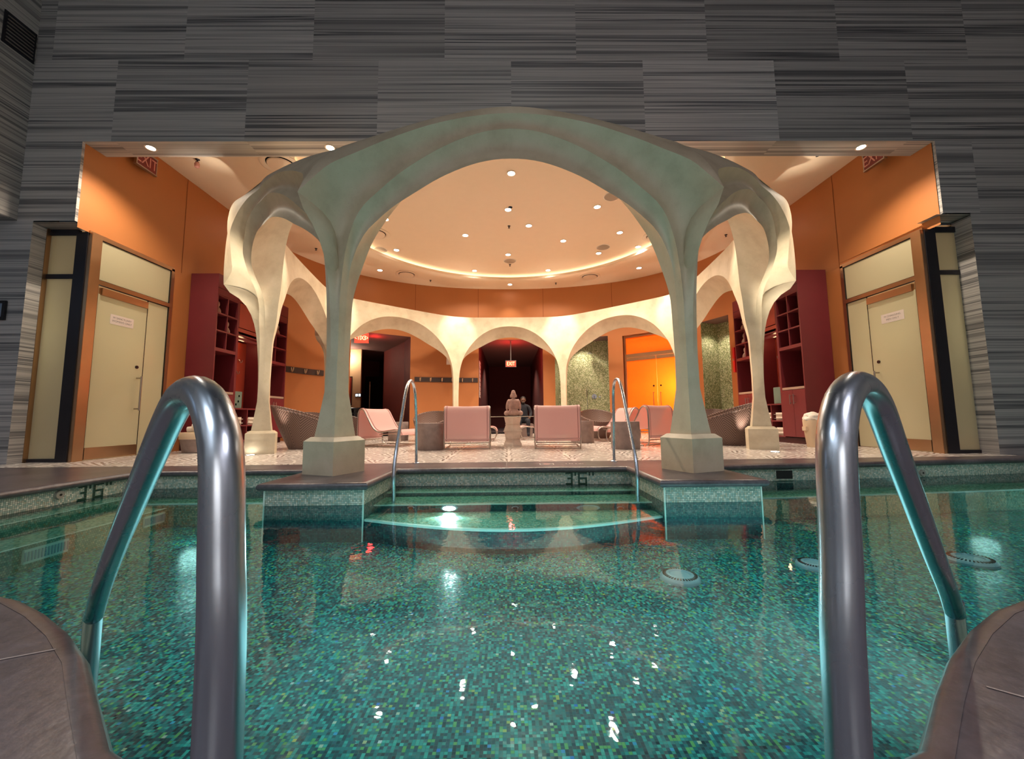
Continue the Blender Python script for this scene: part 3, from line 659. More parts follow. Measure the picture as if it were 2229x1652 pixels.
# framed notice at the far left
m = MB(); fr = thing('framed_notice', 'black framed paper notice on the dark striped wall at far left', 'notice', (-7.5, YW, 2.2), world=True)
pa = atY(18, 655, YW); pb = atY(14, 697, YW); m.box(pa.x - 0.62, pa.x, YW - 0.03, YW - 0.002, pb.z, pa.z, 0.004); m.build('frame', M['black'], fr)
m = MB(); m.box(pa.x - 0.57, pa.x - 0.045, YW - 0.034, YW - 0.028, pb.z + 0.045, pa.z - 0.045); ppr = m.build('paper', M['paper'], fr)
m = MB()
for j, (w_, z_) in enumerate([(0.12, 0.2), (0.1, 0.15), (0.14, 0.11)]): m.box(pa.x - 0.30, pa.x - 0.16 + w_ * 0.2, YW - 0.0355, YW - 0.0338, pb.z + z_, pb.z + z_ + 0.008)
m.build('print_line', M['black'], ppr)
# ================================================================== CORRIDORS behind the curved wall
def room(name, pa, pb, depth, zt, wm, cm, widen=0.0, dirv=None):
    e = (pb - pa).normalized(); d = dirv if dirv is not None else Vector((-e.y, e.x, 0)); d = d if d.dot(pa - CC) > 0 else -d
    a, b = pa - e * widen, pb + e * widen; a2, b2 = a + d * depth, b + d * depth; q = MB()
    q.quad(a, a2, a2 + EZ * zt, a + EZ * zt); q.quad(b, b2, b2 + EZ * zt, b + EZ * zt); q.quad(a2, b2, b2 + EZ * zt, a2 + EZ * zt); q.build(name, wm, kind='structure')
    q = MB(); q.quad(a + EZ * zt, b + EZ * zt, b2 + EZ * zt, a2 + EZ * zt); q.build('ceiling_' + name.split('_', 1)[1], cm, kind='structure')
    q = MB(); q.quad(a, b, b2, a2); q.build('floor_' + name.split('_', 1)[1], M['coping'], kind='structure')
    return a, b, a2, b2, d
h1, h2 = planhit(1042)[0], planhit(1182)[0]; room('wall_corridor', h1, h2, 8.0, ZH, M['corr'], M['corrceil'], 0.0, EY)
g1, g2 = planhit(762)[0], planhit(893)[0]; GA = room('wall_side_room', g1, g2, 7.0, ZH, M['corr'], M['corrceil'], 0.0, Vector((-0.5, 1, 0)).normalized())
s1, s2_ = planhit(1208)[0], planhit(1325)[0]; SA = room('wall_shower', s1, s2_, 0.9, ZH, M['shower'], M['corrceil'])
n1_, n2_ = planhit(1530)[0], planhit(1592)[0]; room('wall_alcove', n1_, n2_, 0.7, ZH, M['shower'], M['corrceil'])
# side room: beige stub wall, tall door, bar counter
pA = atY(800, 760, 16.5); m = MB(); m.box(pA.x - 1.9, pA.x - 0.25, 16.5, 16.6, 0, ZH); m.build('wall_side_room_stub', M['beige'], kind='structure')
pp = atY(767, 800, 16.45); pic = thing('wall_panel_picture', 'tall narrow dark red framed panel on the lit beige wall', 'picture', (pp.x, 16.45, 2), world=True)
m = MB(); m.box(pp.x - 0.18, pp.x + 0.0, 16.46, 16.5, 1.15, 2.35); m.build('frame', M['hookboard'], pic); m = MB(); m.box(pp.x - 0.15, pp.x - 0.02, 16.45, 16.462, 1.2, 2.3); m.build('panel', M['redlam'], pic)
sw = atY(779, 860, 16.45); sc_ = thing('wall_screen', 'small glowing twin screen on the beige wall', 'screen', (sw.x, 16.45, sw.z), world=True)
m = MB(); m.box(sw.x - 0.13, sw.x + 0.13, 16.47, 16.5, sw.z - 0.075, sw.z + 0.075, 0.006); m.build('housing', M['black'], sc_)
for dx in (-0.06, 0.06): m = MB(); m.box(sw.x + dx - 0.042, sw.x + dx + 0.042, 16.462, 16.472, sw.z - 0.05, sw.z + 0.05); m.build('screen', M['switchglow'], sc_)
dk = atY(820, 800, 18.5); m = MB(); dkd = thing('door_4', None, None, (dk.x, 18.5, 0), kind='structure', world=True)
m = MB(); m.box(dk.x - 0.5, dk.x + 0.55, 18.44, 18.5, 0, 2.55); m.build('leaf', M['black'], dkd); pl = atY(806, 800, 18.35)
m = MB(); m.cyl((pl.x, 18.35, 0.35), (pl.x, 18.35, 2.3), 0.035, 10); m.cyl((pl.x, 18.35, 0.6), (pl.x, 18.44, 0.6), 0.015, 8); m.cyl((pl.x, 18.35, 2.1), (pl.x, 18.44, 2.1), 0.015, 8); m.build('handle', M['bronze'], dkd, smooth=True)
bc = atY(778, 880, 14.9); bar = thing('bar_counter', 'black round counter below the screen in the side room', 'counter', (bc.x, 14.9, 0), world=True)
m = MB(); m.lathe([(0.34, 0.92), (0.36, 0.93), (0.36, 0.99), (0.34, 1.0)], 28, (bc.x - 0.1, 14.9, 0)); m.build('top', M['black'], bar, smooth=True)
m = MB(); m.lathe([(0.26, 0), (0.26, 0.93)], 28, (bc.x - 0.1, 14.9, 0)); m.build('body', M['black'], bar, smooth=True)
for z in (0.55, 0.67, 0.79): m = MB(); m.lathe([(0.262, z), (0.275, z + 0.01), (0.262, z + 0.02)], 28, (bc.x - 0.1, 14.9, 0)); m.build('band', M['satin'], bar, smooth=True)
# maroon wall in front of side room (right of dark door)
ma = planhit(893)[0]; mb_ = atY(835, 800, 17.2); m = MB(); m.quad(ma + Vector((-0.02, .25, 0)), Vector((mb_.x, 17.2, 0)), Vector((mb_.x, 17.2, ZH)), ma + Vector((-0.02, .25, ZH))); m.build('wall_maroon', plain('maroon_wall', S(120, 50, 40), .7), kind='structure')
# corridor details
def ladder(px, Y):
    pass
cu = atY(1050, 830, 14.9); ch = thing('notice_column', 'tall column of pinned pale notices on the left corridor wall', 'notice board', (h1.x, 15.2, 1.2), world=True)
m = MB(); m.box(h1.x, h1.x + 0.015, 14.9, 15.5, 1.35, 2.75); m.build('board', M['plaque'], ch)
for k in range(8): m = MB(); m.box(h1.x + 0.015, h1.x + 0.019, 14.95, 15.45, 1.42 + k * 0.17, 1.45 + k * 0.17); m.build('strip', M['ink'], ch)
# ================================================================== EXIT SIGNS
def exit_sign(loc, ex, w, h, lit, label, mirror=False, arrow=False, dropz=0.0):
    r = thing('exit_sign', label, 'sign', loc, world=True); ex = Vector(ex).normalized(); ez = ex.cross(EZ); o = Vector(loc)
    q = MB(); P = lambda a, b, c_: o + ex * a + EZ * b + ez * c_
    def bx2(a0, a1, b0, b1, c0, c1):
        v = [P(a, b, c_) for c_ in (c0, c1) for b in (b0, b1) for a in (a0, a1)]
        for f_ in ((0, 1, 3, 2), (4, 5, 7, 6), (0, 1, 5, 4), (2, 3, 7, 6), (0, 2, 6, 4), (1, 3, 7, 5)): q.face([v[k] for k in f_])
    bx2(-w / 2, w / 2, -h / 2, h / 2, -0.02, 0.02); q.build('panel', M['exitglow'] if lit else M['exitdim'], r)
    q = MB(); bx2(-w / 2 - 0.02, w / 2 + 0.02, h / 2, h / 2 + 0.025, -0.03, 0.03); bx2(-w / 2 - 0.02, w / 2 + 0.02, -h / 2 - 0.02, -h / 2, -0.03, 0.03); bx2(-w / 2 - 0.015, -w / 2, -h / 2, h / 2, -0.025, 0.025); bx2(w / 2, w / 2 + 0.015, -h / 2, h / 2, -0.025, 0.025)
    if dropz: bx2(-0.02, 0.02, h / 2, h / 2 + dropz, -0.01, 0.01)
    q.build('frame', M['exitglow'] if lit and not dropz else M['satin'], r)
    ee = -ex if mirror else ex
    body = ('<EXIT>' if arrow else 'EXIT')
    text('lettering', body, h * (0.72 if arrow else 0.98), M['exitletter'] if lit else M['exitpink'], frame(o + ez * 0.022, ee, EZ, ez if not mirror else ez), r, 0.002, 0.74 if not arrow else 0.7)
    return r
pe = atX(318, 352, XL + 0.12); exit_sign(tuple(pe), (0, 1, 0), 0.36, 0.27, False, 'unlit red exit sign high on the left orange wall under the header')
pe = atX(1903, 342, XR - 0.12); exit_sign(tuple(pe), (0, -1, 0), 0.36, 0.27, False, 'unlit red exit sign high on the right orange wall under the header')
pe = atY(1112, 792, 14.95); exit_sign(tuple(pe), (1, 0, 0), 0.38, 0.21, True, 'glowing red exit sign hanging in the middle corridor', dropz=ZH - pe.z - 0.11)
light('POINT', 'exit_glow_corridor', (pe.x, 15.15, pe.z + 0.3), 40, (1, 0.03, 0.03), 0.1)
pe = atY(787, 736, 12.75); exit_sign(tuple(pe), (1, 0.2, 0), 0.40, 0.27, True, 'glowing red exit sign seen reversed beside the front left column', True, True)
light('POINT', 'exit_glow_side', (pe.x + .05, 13.9, 3.3), 12, (1, 0.03, 0.03), 0.1)
# ================================================================== ORANGE GLASS DOORS
dA = planhit(1357)[0]; dB = planhit(1504)[0]; e = (dB - dA).normalized(); nn = Vector((-e.y, e.x, 0)); nn = nn if nn.dot(dA - CC) > 0 else -nn; Ld = (dB - dA).length
od = thing('door_3', None, None, tuple(dA), kind='structure', world=True)
def dbox(name, a0, a1, z0, z1, c0, c1, mat, par):
    q = MB(); v = [dA + e * a + nn * c_ + EZ * z for c_ in (c0, c1) for z in (z0, z1) for a in (a0, a1)]
    for f_ in ((0, 1, 3, 2), (4, 5, 7, 6), (0, 1, 5, 4), (2, 3, 7, 6), (0, 2, 6, 4), (1, 3, 7, 5)): q.face([v[k] for k in f_])
    return q.build(name, mat, par)
t1 = atY(1358, 724, dA.y).z; zd = 3.42
dbox('frame_post', 0, 0.07, 0, zd, 0.1, 0.2, M['bronze'], od); dbox('frame_post', Ld - 0.07, Ld, 0, zd, 0.1, 0.2, M['bronze'], od); dbox('head_rail', 0, Ld, zd - 0.05, zd + 0.03, 0.08, 0.2, M['bronze'], od)
dbox('transom_rail', 0.05, Ld - 0.05, 2.66, 2.78, 0.09, 0.18, M['bronze'], od); dbox('transom_pane', 0.07, Ld - 0.07, 2.78, zd - 0.05, 0.12, 0.14, M['orangeglass'], od)
dbox('header_above', 0, Ld, zd + 0.03, ZH, 0.0, 0.2, M['orange'], od)
h_ = Ld * 0.5
for a0, a1, hx in ((0.08, h_ - 0.008, h_ - 0.12), (h_ + 0.008, Ld - 0.08, h_ + 0.12)):
    lf = dbox('leaf', a0, a1, 0.02, 2.54, 0.12, 0.14, M['orangeglass'], od); dbox('top_patch', a0, a1, 2.54, 2.65, 0.10, 0.15, M['bronze'], od)
    q = MB(); f0 = dA + e * hx + nn * 0.05; q.tube([f0 + nn * 0.07 + EZ * 1.40, f0 + EZ * 1.40, f0 + EZ * 0.3, f0 + nn * 0.07 + EZ * 0.3], 0.014, 8); q.build('handle', M['bronze'], lf, smooth=True)
    lf.children[0].matrix_parent_inverse = Matrix.Identity(4); lf.children[0].location = (0, 0, 0)
    q = MB(); f0 = dA + e * hx + EZ * 1.62; q.tube([f0 + nn * 0.11, f0 + nn * 0.125], 0.03, 14); q.build('lock', M['black'], lf)
q = MB(); zz = 0; a_ = dA + nn * 0.9; b_2 = dB + nn * 0.9; q.quad(a_, b_2, b_2 + EZ * ZH, a_ + EZ * ZH); q.quad(dA + nn * .2 + EZ * ZH, dB + nn * .2 + EZ * ZH, b_2 + EZ * ZH, a_ + EZ * ZH); q.quad(dA + nn * .2, a_, a_ + EZ * ZH, dA + nn * .2 + EZ * ZH); q.quad(dB + nn * .2, b_2, b_2 + EZ * ZH, dB + nn * .2 + EZ * ZH); q.build('wall_behind_glass_doors', plain('amber_wall', S(240, 190, 120), .7), kind='structure')
lc = (dA + dB) / 2 + nn * 0.55; light('POINT', 'glow_behind_orange_doors', (lc.x + e.x * 0.6, lc.y + e.y * 0.6, 1.6), 170, (1, 0.84, 0.5), 0.25)
# ================================================================== LOCKER CABINETS
def cabinet(s, xf, xbk, ya, yb, kind, label):
    # xf front plane, xbk back plane ; opens toward the lounge centre
    root = thing('cabinet', label, 'cabinet', ((xf + xbk) / 2, (ya + yb) / 2, 0), world=True)
    def bx(name, x0, x1, y0, y1, z0, z1, mat, par=root):
        q = MB(); q.box(min(x0, x1), max(x0, x1), y0, y1, z0, z1); return q.build(name, mat, par)
    T = 0.03; zt = 3.58; d = s * T
    q = MB()
    q.box(min(xf, xbk), max(xf, xbk), ya, ya + T, 0.12, zt); q.box(min(xf, xbk), max(xf, xbk), yb - T, yb, 0.12, zt); q.box(min(xf, xbk), max(xf, xbk), ya + T, yb - T, zt - T, zt)
    q.box(min(xbk - s * 0.02, xbk), max(xbk - s * 0.02, xbk), ya + T, yb - T, 0.12, zt - T); q.build('carcass', M['maroon'], root)
    bx('plinth', xf + s * 0.06, xbk, ya + 0.0, yb, 0, 0.12, M['inner'])
    bx('fascia', xf - s * .004, xf - s * 0.001, ya + .001, yb - .001, 3.30, zt - .002, M['maroon']); bx('joint', xf - s * 0.002, xf + s * 0.01, ya + .002, yb - .002, 3.285, 3.30, M['inner'])
    def shelf(z, nm='shelf', y0=ya + T, y1=yb - T, mat=M['maroon'], th=0.03): return bx(nm, xf + s * .003, xbk - s * 0.02, y0, y1, z, z + th, mat)
    ym = (ya + yb) / 2
    if kind == 'cubby':
        bx('rail', xf - s * .004, xf - s * 0.001, ya + .001, yb - .001, 3.16, 3.285, M['maroon'])
        for z in (3.13, 2.76, 2.40): shelf(z)
        shelf(1.99, 'shelf', th=0.07)
        bx('divider', xf + s * .006, xbk - s * 0.02, ym - 0.012, ym + 0.012, 2.06, 3.13, M['maroon'])
        bx('back_panel', xbk - s * 0.022, xbk - s * 0.03, ya + T, yb - T, 1.2, 3.13, M['inner'])
        shelf(1.13, 'counter', mat=M['counter'], th=0.05)
        for k, (a, b) in enumerate(((ya + 0.01, ym - 0.003), (ym + 0.003, yb - 0.01))):
            dr = bx('door', xf - s * 0.006, xf - s * 0.001, a, b, 0.14, 1.12, M['maroon']); yh = b - 0.05 if k == 0 else a + 0.05
            q = MB(); q.cyl((xf - s * 0.045, yh, 0.82), (xf - s * 0.045, yh, 1.03), 0.008, 8); q.cyl((xf, yh, 0.85), (xf - s * 0.045, yh, 0.85), 0.006, 6); q.cyl((xf, yh, 1.0), (xf - s * 0.045, yh, 1.0), 0.006, 6); hh = q.build('handle', M['satin'], dr)
            hh.matrix_parent_inverse = Matrix.Identity(4)
    else:
        bx('rail', xf - s * .004, xf - s * 0.001, ya + .001, yb - .001, 3.18, 3.285, M['redlam'])
        bx('door', xf - s * .002, xf + s * 0.02, ya + T + .001, yb - T - .001, 2.62, 3.16, M['redlam']); bx('rail', xf - s * .004, xf - s * 0.001, ya + .001, yb - .001, 2.52, 2.60, M['redlam'])
        shelf(2.44); bx('lamp_rail', xf + s * 0.05, xf + s * 0.12, ya + T, yb - T, 2.36, 2.41, M['maroon'])
        bx('back_panel', xbk - s * 0.15, xbk - s * 0.03, ya + T, yb - T, 0.85, 2.40, M['redlam'])
        shelf(0.82); shelf(0.45); shelf(0.12)
        bx('divider', xf + s * .006, xbk - s * 0.02, ym - 0.012, ym + 0.012, 0.15, 0.82, M['maroon'])
        for yy, zz in ((ya + 0.25, 2.02), (yb - 0.35, 1.68), (ym + 0.2, 1.95)):
            q = MB(); xx = xbk - s * 0.15; q.tube([(xx, yy, zz + 0.05), (xx - s * 0.03, yy, zz + 0.02), (xx - s * 0.05, yy, zz - 0.03), (xx - s * 0.08, yy, zz - 0.01), (xx - s * 0.085, yy, zz + 0.03)], 0.009, 6, 12); q.build('hook', M['satin'], root, smooth=True)
    return root
def ypx(px, X): return atX(px, 800, X).y
XFL = -5.88; XFR = 5.98
yl = [7.9, ypx(513, XFL), ypx(573, XFL), ypx(622, XFL)]; yr = [7.85, ypx(1697, XFR), ypx(1648, XFR), ypx(1603, XFR)]
cabinet(-1, XFL, XL + 0.01, yl[0], yl[1], 'cubby', 'maroon locker cabinet with cubbyholes, nearest unit of the left row')
cabinet(-1, XFL, XL + 0.01, yl[1] + .002, yl[2] - .002, 'bay', 'maroon cabinet bay with coat hooks, middle unit of the left row')
cabinet(-1, XFL, XL + 0.01, yl[2], yl[3], 'cubby', 'maroon locker cabinet with cubbyholes, farthest unit of the left row by the hook rail')
cabinet(1, XFR, XR - 0.01, yr[0], yr[1], 'cubby', 'maroon locker cabinet with cubbyholes, nearest unit of the right row')
cabinet(1, XFR, XR - 0.01, yr[1] + .002, yr[2] - .002, 'bay', 'maroon cabinet bay with coat hooks, middle unit of the right row')
cabinet(1, XFR, XR - 0.01, yr[2], yr[3], 'cubby', 'maroon locker cabinet with cubbyholes, farthest unit of the right row')
for s, xf, yy in ((-1, XFL, yl), (1, XFR, yr)): light('POINT', 'bay_lamp', (xf + s * 0.25, (yy[1] + yy[2]) / 2, 2.33), 2.2, (1, 0.6, 0.3), 0.06)
# towels folded (low cubbies), carved figures (upper cubbies)
def towel_proto():
    r = thing('folded_towel', '', 'towel'); bm = bmesh.new(); bmesh.ops.create_cube(bm, size=1)
    for v in bm.verts: v.co = Vector((v.co.x * 0.34, v.co.y * 0.30, v.co.z * 0.085 + 0.0425))
    bmesh.ops.bevel(bm, geom=list(bm.edges), offset=0.038, segments=4, affect='EDGES'); q = MB(); q.bm(bm); q.build('cloth', M['towel'], r, smooth=True)
    q = MB(); q.box(-0.172, -0.168, -0.13, 0.13, 0.040, 0.046); q.build('fold_line', M['ink'], r); return r
tp = towel_proto(); first = True
for s, xf, yy, nm in ((-1, XFL, yl, 'left'), (1, XFR, yr, 'right')):
    ym = (yy[1] + yy[2]) / 2
    for ci, (yc, cn) in enumerate((((yy[1] + ym) / 2 + .01, 'near'), ((ym + yy[2]) / 2 - .01, 'far'))):
        for zi, (z, sn) in enumerate(((0.48, 'upper'), (0.15, 'lower'))):
            for k in range(2):
                lab = 'folded white towel, %s of two in the %s %s cubby, %s cabinet bay' % ('bottom' if k == 0 else 'top', sn, cn, nm)
                L_ = (xf + s * 0.19, yc, z + k * 0.087)
                if first: tp.location = L_; tp['label'] = lab; tp['group'] = 'folded towels in the cabinet bays'; first = False; o_ = tp
                else: o_ = dup(tp, L_, 0, lab)
                w_ = min(1.0, (ym - yy[1] - 0.06) / 0.30); o_.scale = (1, w_, 1)
def bust_proto():
    r = thing('carved_figure', '', 'figurine'); q = MB(); q.lathe([(0.075, 0), (0.085, 0.02), (0.08, 0.07), (0.055, 0.12), (0.03, 0.15)], 16, sx=1.0, sy=0.8); q.build('body', M['stone_fig'], r, smooth=True)
    q = MB(); q.lathe([(0.028, 0.135), (0.045, 0.165), (0.052, 0.20), (0.048, 0.235), (0.03, 0.26), (0.016, 0.275), (0.012, 0.29), (0.001, 0.298)], 16); q.build('head', M['stone_fig'], r, smooth=True); return r
bp = bust_proto(); first = True
def qy(yy, far, col): a, b = (yy[2], yy[3]) if far else (yy[0], yy[1]); return a + (b - a) * (0.28 if col == 0 else 0.74)
for s, xf, yy, far, col, z, lab in [(-1, XFL, yl, 0, 0, 2.79, 'small carved stone figure, top row of the left cabinet nearest the door'), (-1, XFL, yl, 0, 1, 2.43, 'small carved stone figure, middle row of the left cabinet nearest the door'),
        (-1, XFL, yl, 1, 1, 2.79, 'small carved stone figure, top row of the left cabinet by the hook rail'), (-1, XFL, yl, 1, 0, 2.43, 'small carved stone figure, middle row of the left cabinet by the hook rail'),
        (1, XFR, yr, 1, 1, 2.79, 'small carved stone figure, top row and farthest column of the right cabinets'), (1, XFR, yr, 1, 0, 2.79, 'small carved stone figure in the top cubby beside the right outer column'),
        (1, XFR, yr, 1, 1, 2.43, 'small carved stone figure in the middle row of the farthest right cabinet'), (1, XFR, yr, 1, 1, 2.06, 'small carved stone figure in the lowest cubby row of the farthest right cabinet')]:
    L_ = (xf + s * 0.14, qy(yy, far, col), z)
    if first: bp.location = L_; bp['label'] = lab; bp['group'] = 'carved figures in the cabinet cubbies'; first = False
    else: dup(bp, L_, rnd.uniform(-.4, .4), lab)
for s, xf, yy, nm, lab in ((-1, XFL, yl, 'l', 'grey green dispenser box with dark blossom marks on the left cabinet shelf'), (1, XFR, yr, 'r', 'grey green dispenser box on the right cabinet shelf')):
    y0 = yy[1] + 0.16; b = thing('dispenser_box', lab, 'box', (xf + s * 0.2, y0 + .1, 0.85), world=True)
    q = MB(); q.box(min(xf + s * .08, xf + s * .36), max(xf + s * .08, xf + s * .36), y0 - 0.1, y0 + 0.22, 0.85, 1.22, 0.006); bd = q.build('body', M['teal_box'], b)
    q = MB(); q.lathe([(0.05, 1.22), (0.05, 1.29), (0.055, 1.295), (0.03, 1.32)], 14, (xf + s * .16, y0 - 0.02, 0)); q.build('lid', M['satin'], b, smooth=True)
    if s < 0:
        for k, (dy, dz) in enumerate(((0.12, 1.12), (0.10, 1.0), (0.03, 0.93))): q = MB(); q.lathe([(0.03, 0), (0.02, 0.002)], 5, (0, 0, 0)); q.v = [(xf - 0.0 + s * .079, y0 + dy + a * 0.9, dz + b_) for a, b_, c_ in q.v]; hq = q.build('blossom_mark', M['darkmark'], bd); hq.matrix_parent_inverse = Matrix.Identity(4)
# hook rails
def hook_rail(pts_px, n, label, zc):
    a = planhit(pts_px[0])[0]; b = planhit(pts_px[1])[0]; r = thing('hook_rail', label, 'hook rail', tuple((a + b) / 2 + EZ * zc), world=True)
    pts = plan_between(a, b); q = MB(); inn = lambda p: (CC - p).normalized()
    rows_ = [[p + inn(p) * d + EZ * z for p in pts] for d, z in ((0.003, zc - .085), (0.03, zc - .085), (0.03, zc + .085), (0.003, zc + .085))]; q.grid(rows_); q.build('board', M['hookboard'], r)
    for k in range(n):
        p = a.lerp(b, (k + 0.5) / n); p = min((x for seg in zip(pts[:-1], pts[1:]) for x in [seg[0].lerp(seg[1], j / 6) for j in range(7)]), key=lambda x: (x - p).length); d = inn(p)
        q = MB(); c_ = p + d * 0.03 + EZ * zc; q.tube([c_ + EZ * .06, c_ + d * .02 - EZ * .02, c_ + d * .06 - EZ * .03, c_ + d * .09 + EZ * .06], 0.013, 6, 10); q.tube([c_ - EZ * .01, c_ + d * .03 - EZ * .06, c_ + d * .06 - EZ * .03], 0.013, 6, 8); q.tube([c_ + EZ * .05, c_ - EZ * .05], 0.016, 6); q.build('hook', M['hookmetal'], r, smooth=True)
hz = atY(970, 827, planhit(970)[0].y).z; hook_rail((902, 1040), 6, 'dark coat hook rail with six double hooks on the rear orange wall', hz)
p_ = planhit(660)[0]; hz2 = atY(660, 808, p_.y).z; hook_rail((619, 704), 3, 'dark coat hook rail beside the left cabinets, three double hooks', hz2)
# plaques on walls
q = MB(); p_, e_ = planhit(977); z_ = atY(977, 785, p_.y).z; d_ = (CC - p_).normalized(); q.quad(p_ + d_ * .01 - e_ * .09 + EZ * (z_ - .15), p_ + d_ * .01 + e_ * .09 + EZ * (z_ - .15), p_ + d_ * .01 + e_ * .09 + EZ * (z_ + .15), p_ + d_ * .01 - e_ * .09 + EZ * (z_ + .15)); tag(q.build('wall_plaque', M['plaque']), 'small white plaque on the rear orange wall behind the rear left column', 'plaque')
p_, e_ = planhit(1607); z_ = atY(1607, 790, p_.y).z; d_ = (CC - p_).normalized(); fx = thing('fire_cabinet_edge', 'narrow red fire point box on the wall beside the farthest right cabinet', 'fire box', (p_.x, p_.y, z_), world=True)
xq = XFR + 0.02; yq = yr[3] + 0.06; q = MB(); q.box(xq - 0.02, XR - 0.05, yq, yq + 0.09, z_ - 0.33, z_ + 0.33, 0.005); q.build('box', M['red'], fx); q = MB(); q.box(xq - 0.03, xq - 0.02, yq + 0.02, yq + 0.06, z_ - 0.02, z_ + 0.03); q.build('latch', M['satin'], fx)
# ================================================================== SHOWER FITTINGS
e = (s2_ - s1).normalized(); dsh = SA[4]; bwall = lambda px: (lambda f_: SA[2] + (SA[3] - SA[2]) * f_)((px - 1208) / (1325 - 1208))
def onback(px, py): b = bwall(px); return Vector((b.x, b.y, atY(px, py, b.y).z))
sh = thing('rain_shower', 'round chrome rain shower head on its wall arm in the mosaic niche', 'shower head', tuple(onback(1282, 776)), world=True)
c_ = onback(1283, 772); q = MB(); q.tube([c_ + EZ * 0.05, c_ - dsh * 0.1 + EZ * 0.08, c_ - dsh * 0.25 + EZ * 0.05, c_ - dsh * .27], 0.012, 8, 12); q.build('arm', M['steel'], sh, smooth=True)
q = MB(); c2 = c_ - dsh * .27; q.lathe([(0.02, 0.03), (0.11, 0.0), (0.11, -0.012)], 20, tuple(c2)); q.build('head', M['steel'], sh, smooth=True)
c_ = onback(1290, 863); vl = thing('shower_valve', 'round chrome shower valve plate with lever on the mosaic wall', 'valve', tuple(c_), world=True)
def disc(mb, c_, d, r1, r2, th, seg=22): mb.tube([c_, c_ - d * th], r1, seg, radii=[r1, r2])
q = MB(); disc(q, c_, dsh, .10, .09, .02); q.build('plate', M['steel'], vl, smooth=True); q = MB(); q.tube([c_ - dsh * .02, c_ - dsh * .07], .02, 10); q.tube([c_ - dsh * .06 + EZ * .04, c_ - dsh * .06 - EZ * .09], .012, 8); q.build('lever', M['satin'], vl, smooth=True)
c_ = onback(1302, 864); vl = thing('diverter_valve', 'small chrome diverter knob right of the shower valve', 'valve', tuple(c_), world=True); q = MB(); disc(q, c_, dsh, .035, .03, .04); q.build('knob', M['steel'], vl, smooth=True)
c_ = onback(1274, 858); hs = thing('hand_shower', 'slim chrome hand shower on a slide bar in the mosaic niche', 'hand shower', tuple(c_), world=True)
q = MB(); q.tube([c_ - dsh * .04 - EZ * .55, c_ - dsh * .04 + EZ * .25], .01, 8); q.build('bar', M['steel'], hs); q = MB(); q.tube([c_ - dsh * .07 - EZ * .1, c_ - dsh * .09 + EZ * .12, c_ - dsh * .13 + EZ * .15], .016, 8, 8); q.build('handset', M['satin'], hs, smooth=True)
light('SPOT', 'shower_spot', ((s1.x + s2_.x) / 2 + dsh.x * .4, (s1.y + s2_.y) / 2 + dsh.y * .4, 3.45), 120, WARM, 0.05, ((s1.x + s2_.x) / 2 + dsh.x * .6, (s1.y + s2_.y) / 2 + dsh.y * .6, 0), 110, .6)
light('SPOT', 'alcove_spot', ((n1_.x + n2_.x) / 2 + .2, (n1_.y + n2_.y) / 2 + .15, 3.4), 60, WARM, 0.05, ((n1_.x + n2_.x) / 2 + .3, (n1_.y + n2_.y) / 2 + .2, 0), 110, .6)
# ================================================================== CEILING FITTINGS
def cl_light(p, z, label, group, energy, r=0.075, ang=95, first=[None]):
    if first[0] is None:
        root = thing('recessed_downlight', label, 'ceiling light', (p.x, p.y, z), group=group)
        q = MB(); q.lathe([(0.075, 0.0), (0.095, -0.004), (0.1, -0.012), (0.078, -0.012), (0.074, 0.0)], 20); q.v = [tuple(v) for v in q.v]; q.build('trim_ring', M['grille'], root, smooth=True)
        q = MB(); q.lathe([(0.072, -0.006), (0.001, -0.006)], 20); q.build('lamp', M['lamp'], root); first[0] = root
    else: root = dup(first[0], (p.x, p.y, z), 0, label, group)
    root.scale = (r / .075,) * 3
    l = light('SPOT', 'downlight_beam', (p.x, p.y, z - 0.04), energy, WARM, 0.05, (p.x, p.y, 0), ang, 0.7)
    return root
g1n = 'small recessed downlights in the round raised ceiling'
inn = [((1113, 377), 'nearest to the front arch crown'), ((1106, 456), 'second from the front arch crown on the centre line'), ((1151, 491), 'just right of the central ceiling sprinkler'), ((1013, 512), 'left of the central ceiling sprinkler'), ((1226, 524), 'right of centre between sprinkler and right diffuser'),
       ((1300, 450), 'below the large speaker disc at right'), ((1349, 506), 'left of the round diffuser behind the right front column'), ((1389, 537), 'below the round diffuser behind the right front column'), ((1303, 551), 'beside the small speaker disc at right'), ((1106, 554), 'just in front of the rear centre speaker disc'),
       ((863, 544), 'right of the small speaker disc at left'), ((839, 477), 'above the big round diffuser at left'), ((1033, 589), 'at the rear cove edge above the rear left column'), ((1193, 588), 'at the rear cove edge above the rear right column')]
def clampr(p, rr):
    d = Vector((p.x - CC.x, p.y - CC.y, 0)); k = min(1, (RC + .2 - rr) / d.length); return Vector((CC.x + d.x * k, CC.y + d.y * k, p.z))
for (px, lab) in inn: cl_light(clampr(atZ(*px, ZI), .1), ZI, 'recessed downlight in the raised ceiling, ' + lab, g1n, 200, ang=140)
for px, lab in [((827, 588), 'left of the rear left diffuser'), ((1110, 619), 'over the rear wall on the centre line'), ((1391, 583), 'right of the rear right diffuser'), ((610, 491), 'seen under the left outer arch'), ((1612, 482), 'seen under the right outer arch')]:
    cl_light(atZ(*px, ZC), ZC, 'recessed downlight in the lower ceiling band, ' + lab, 'recessed downlights in the lower ceiling band', 100, ang=85)
for px, lab in [((333, 325), 'at the far left by the exit sign'), ((716, 317), 'left, partly behind the great arch'), ((1886, 311), 'at the far right by the exit sign')]:
    p = atZ(*px, HZ); cl_light(Vector((p.x, YW + 0.14, 0)), HZ, 'bright spotlight in the striped header soffit, ' + lab, 'spotlights in the header soffit', 260, 0.06, 140)
sp0 = None
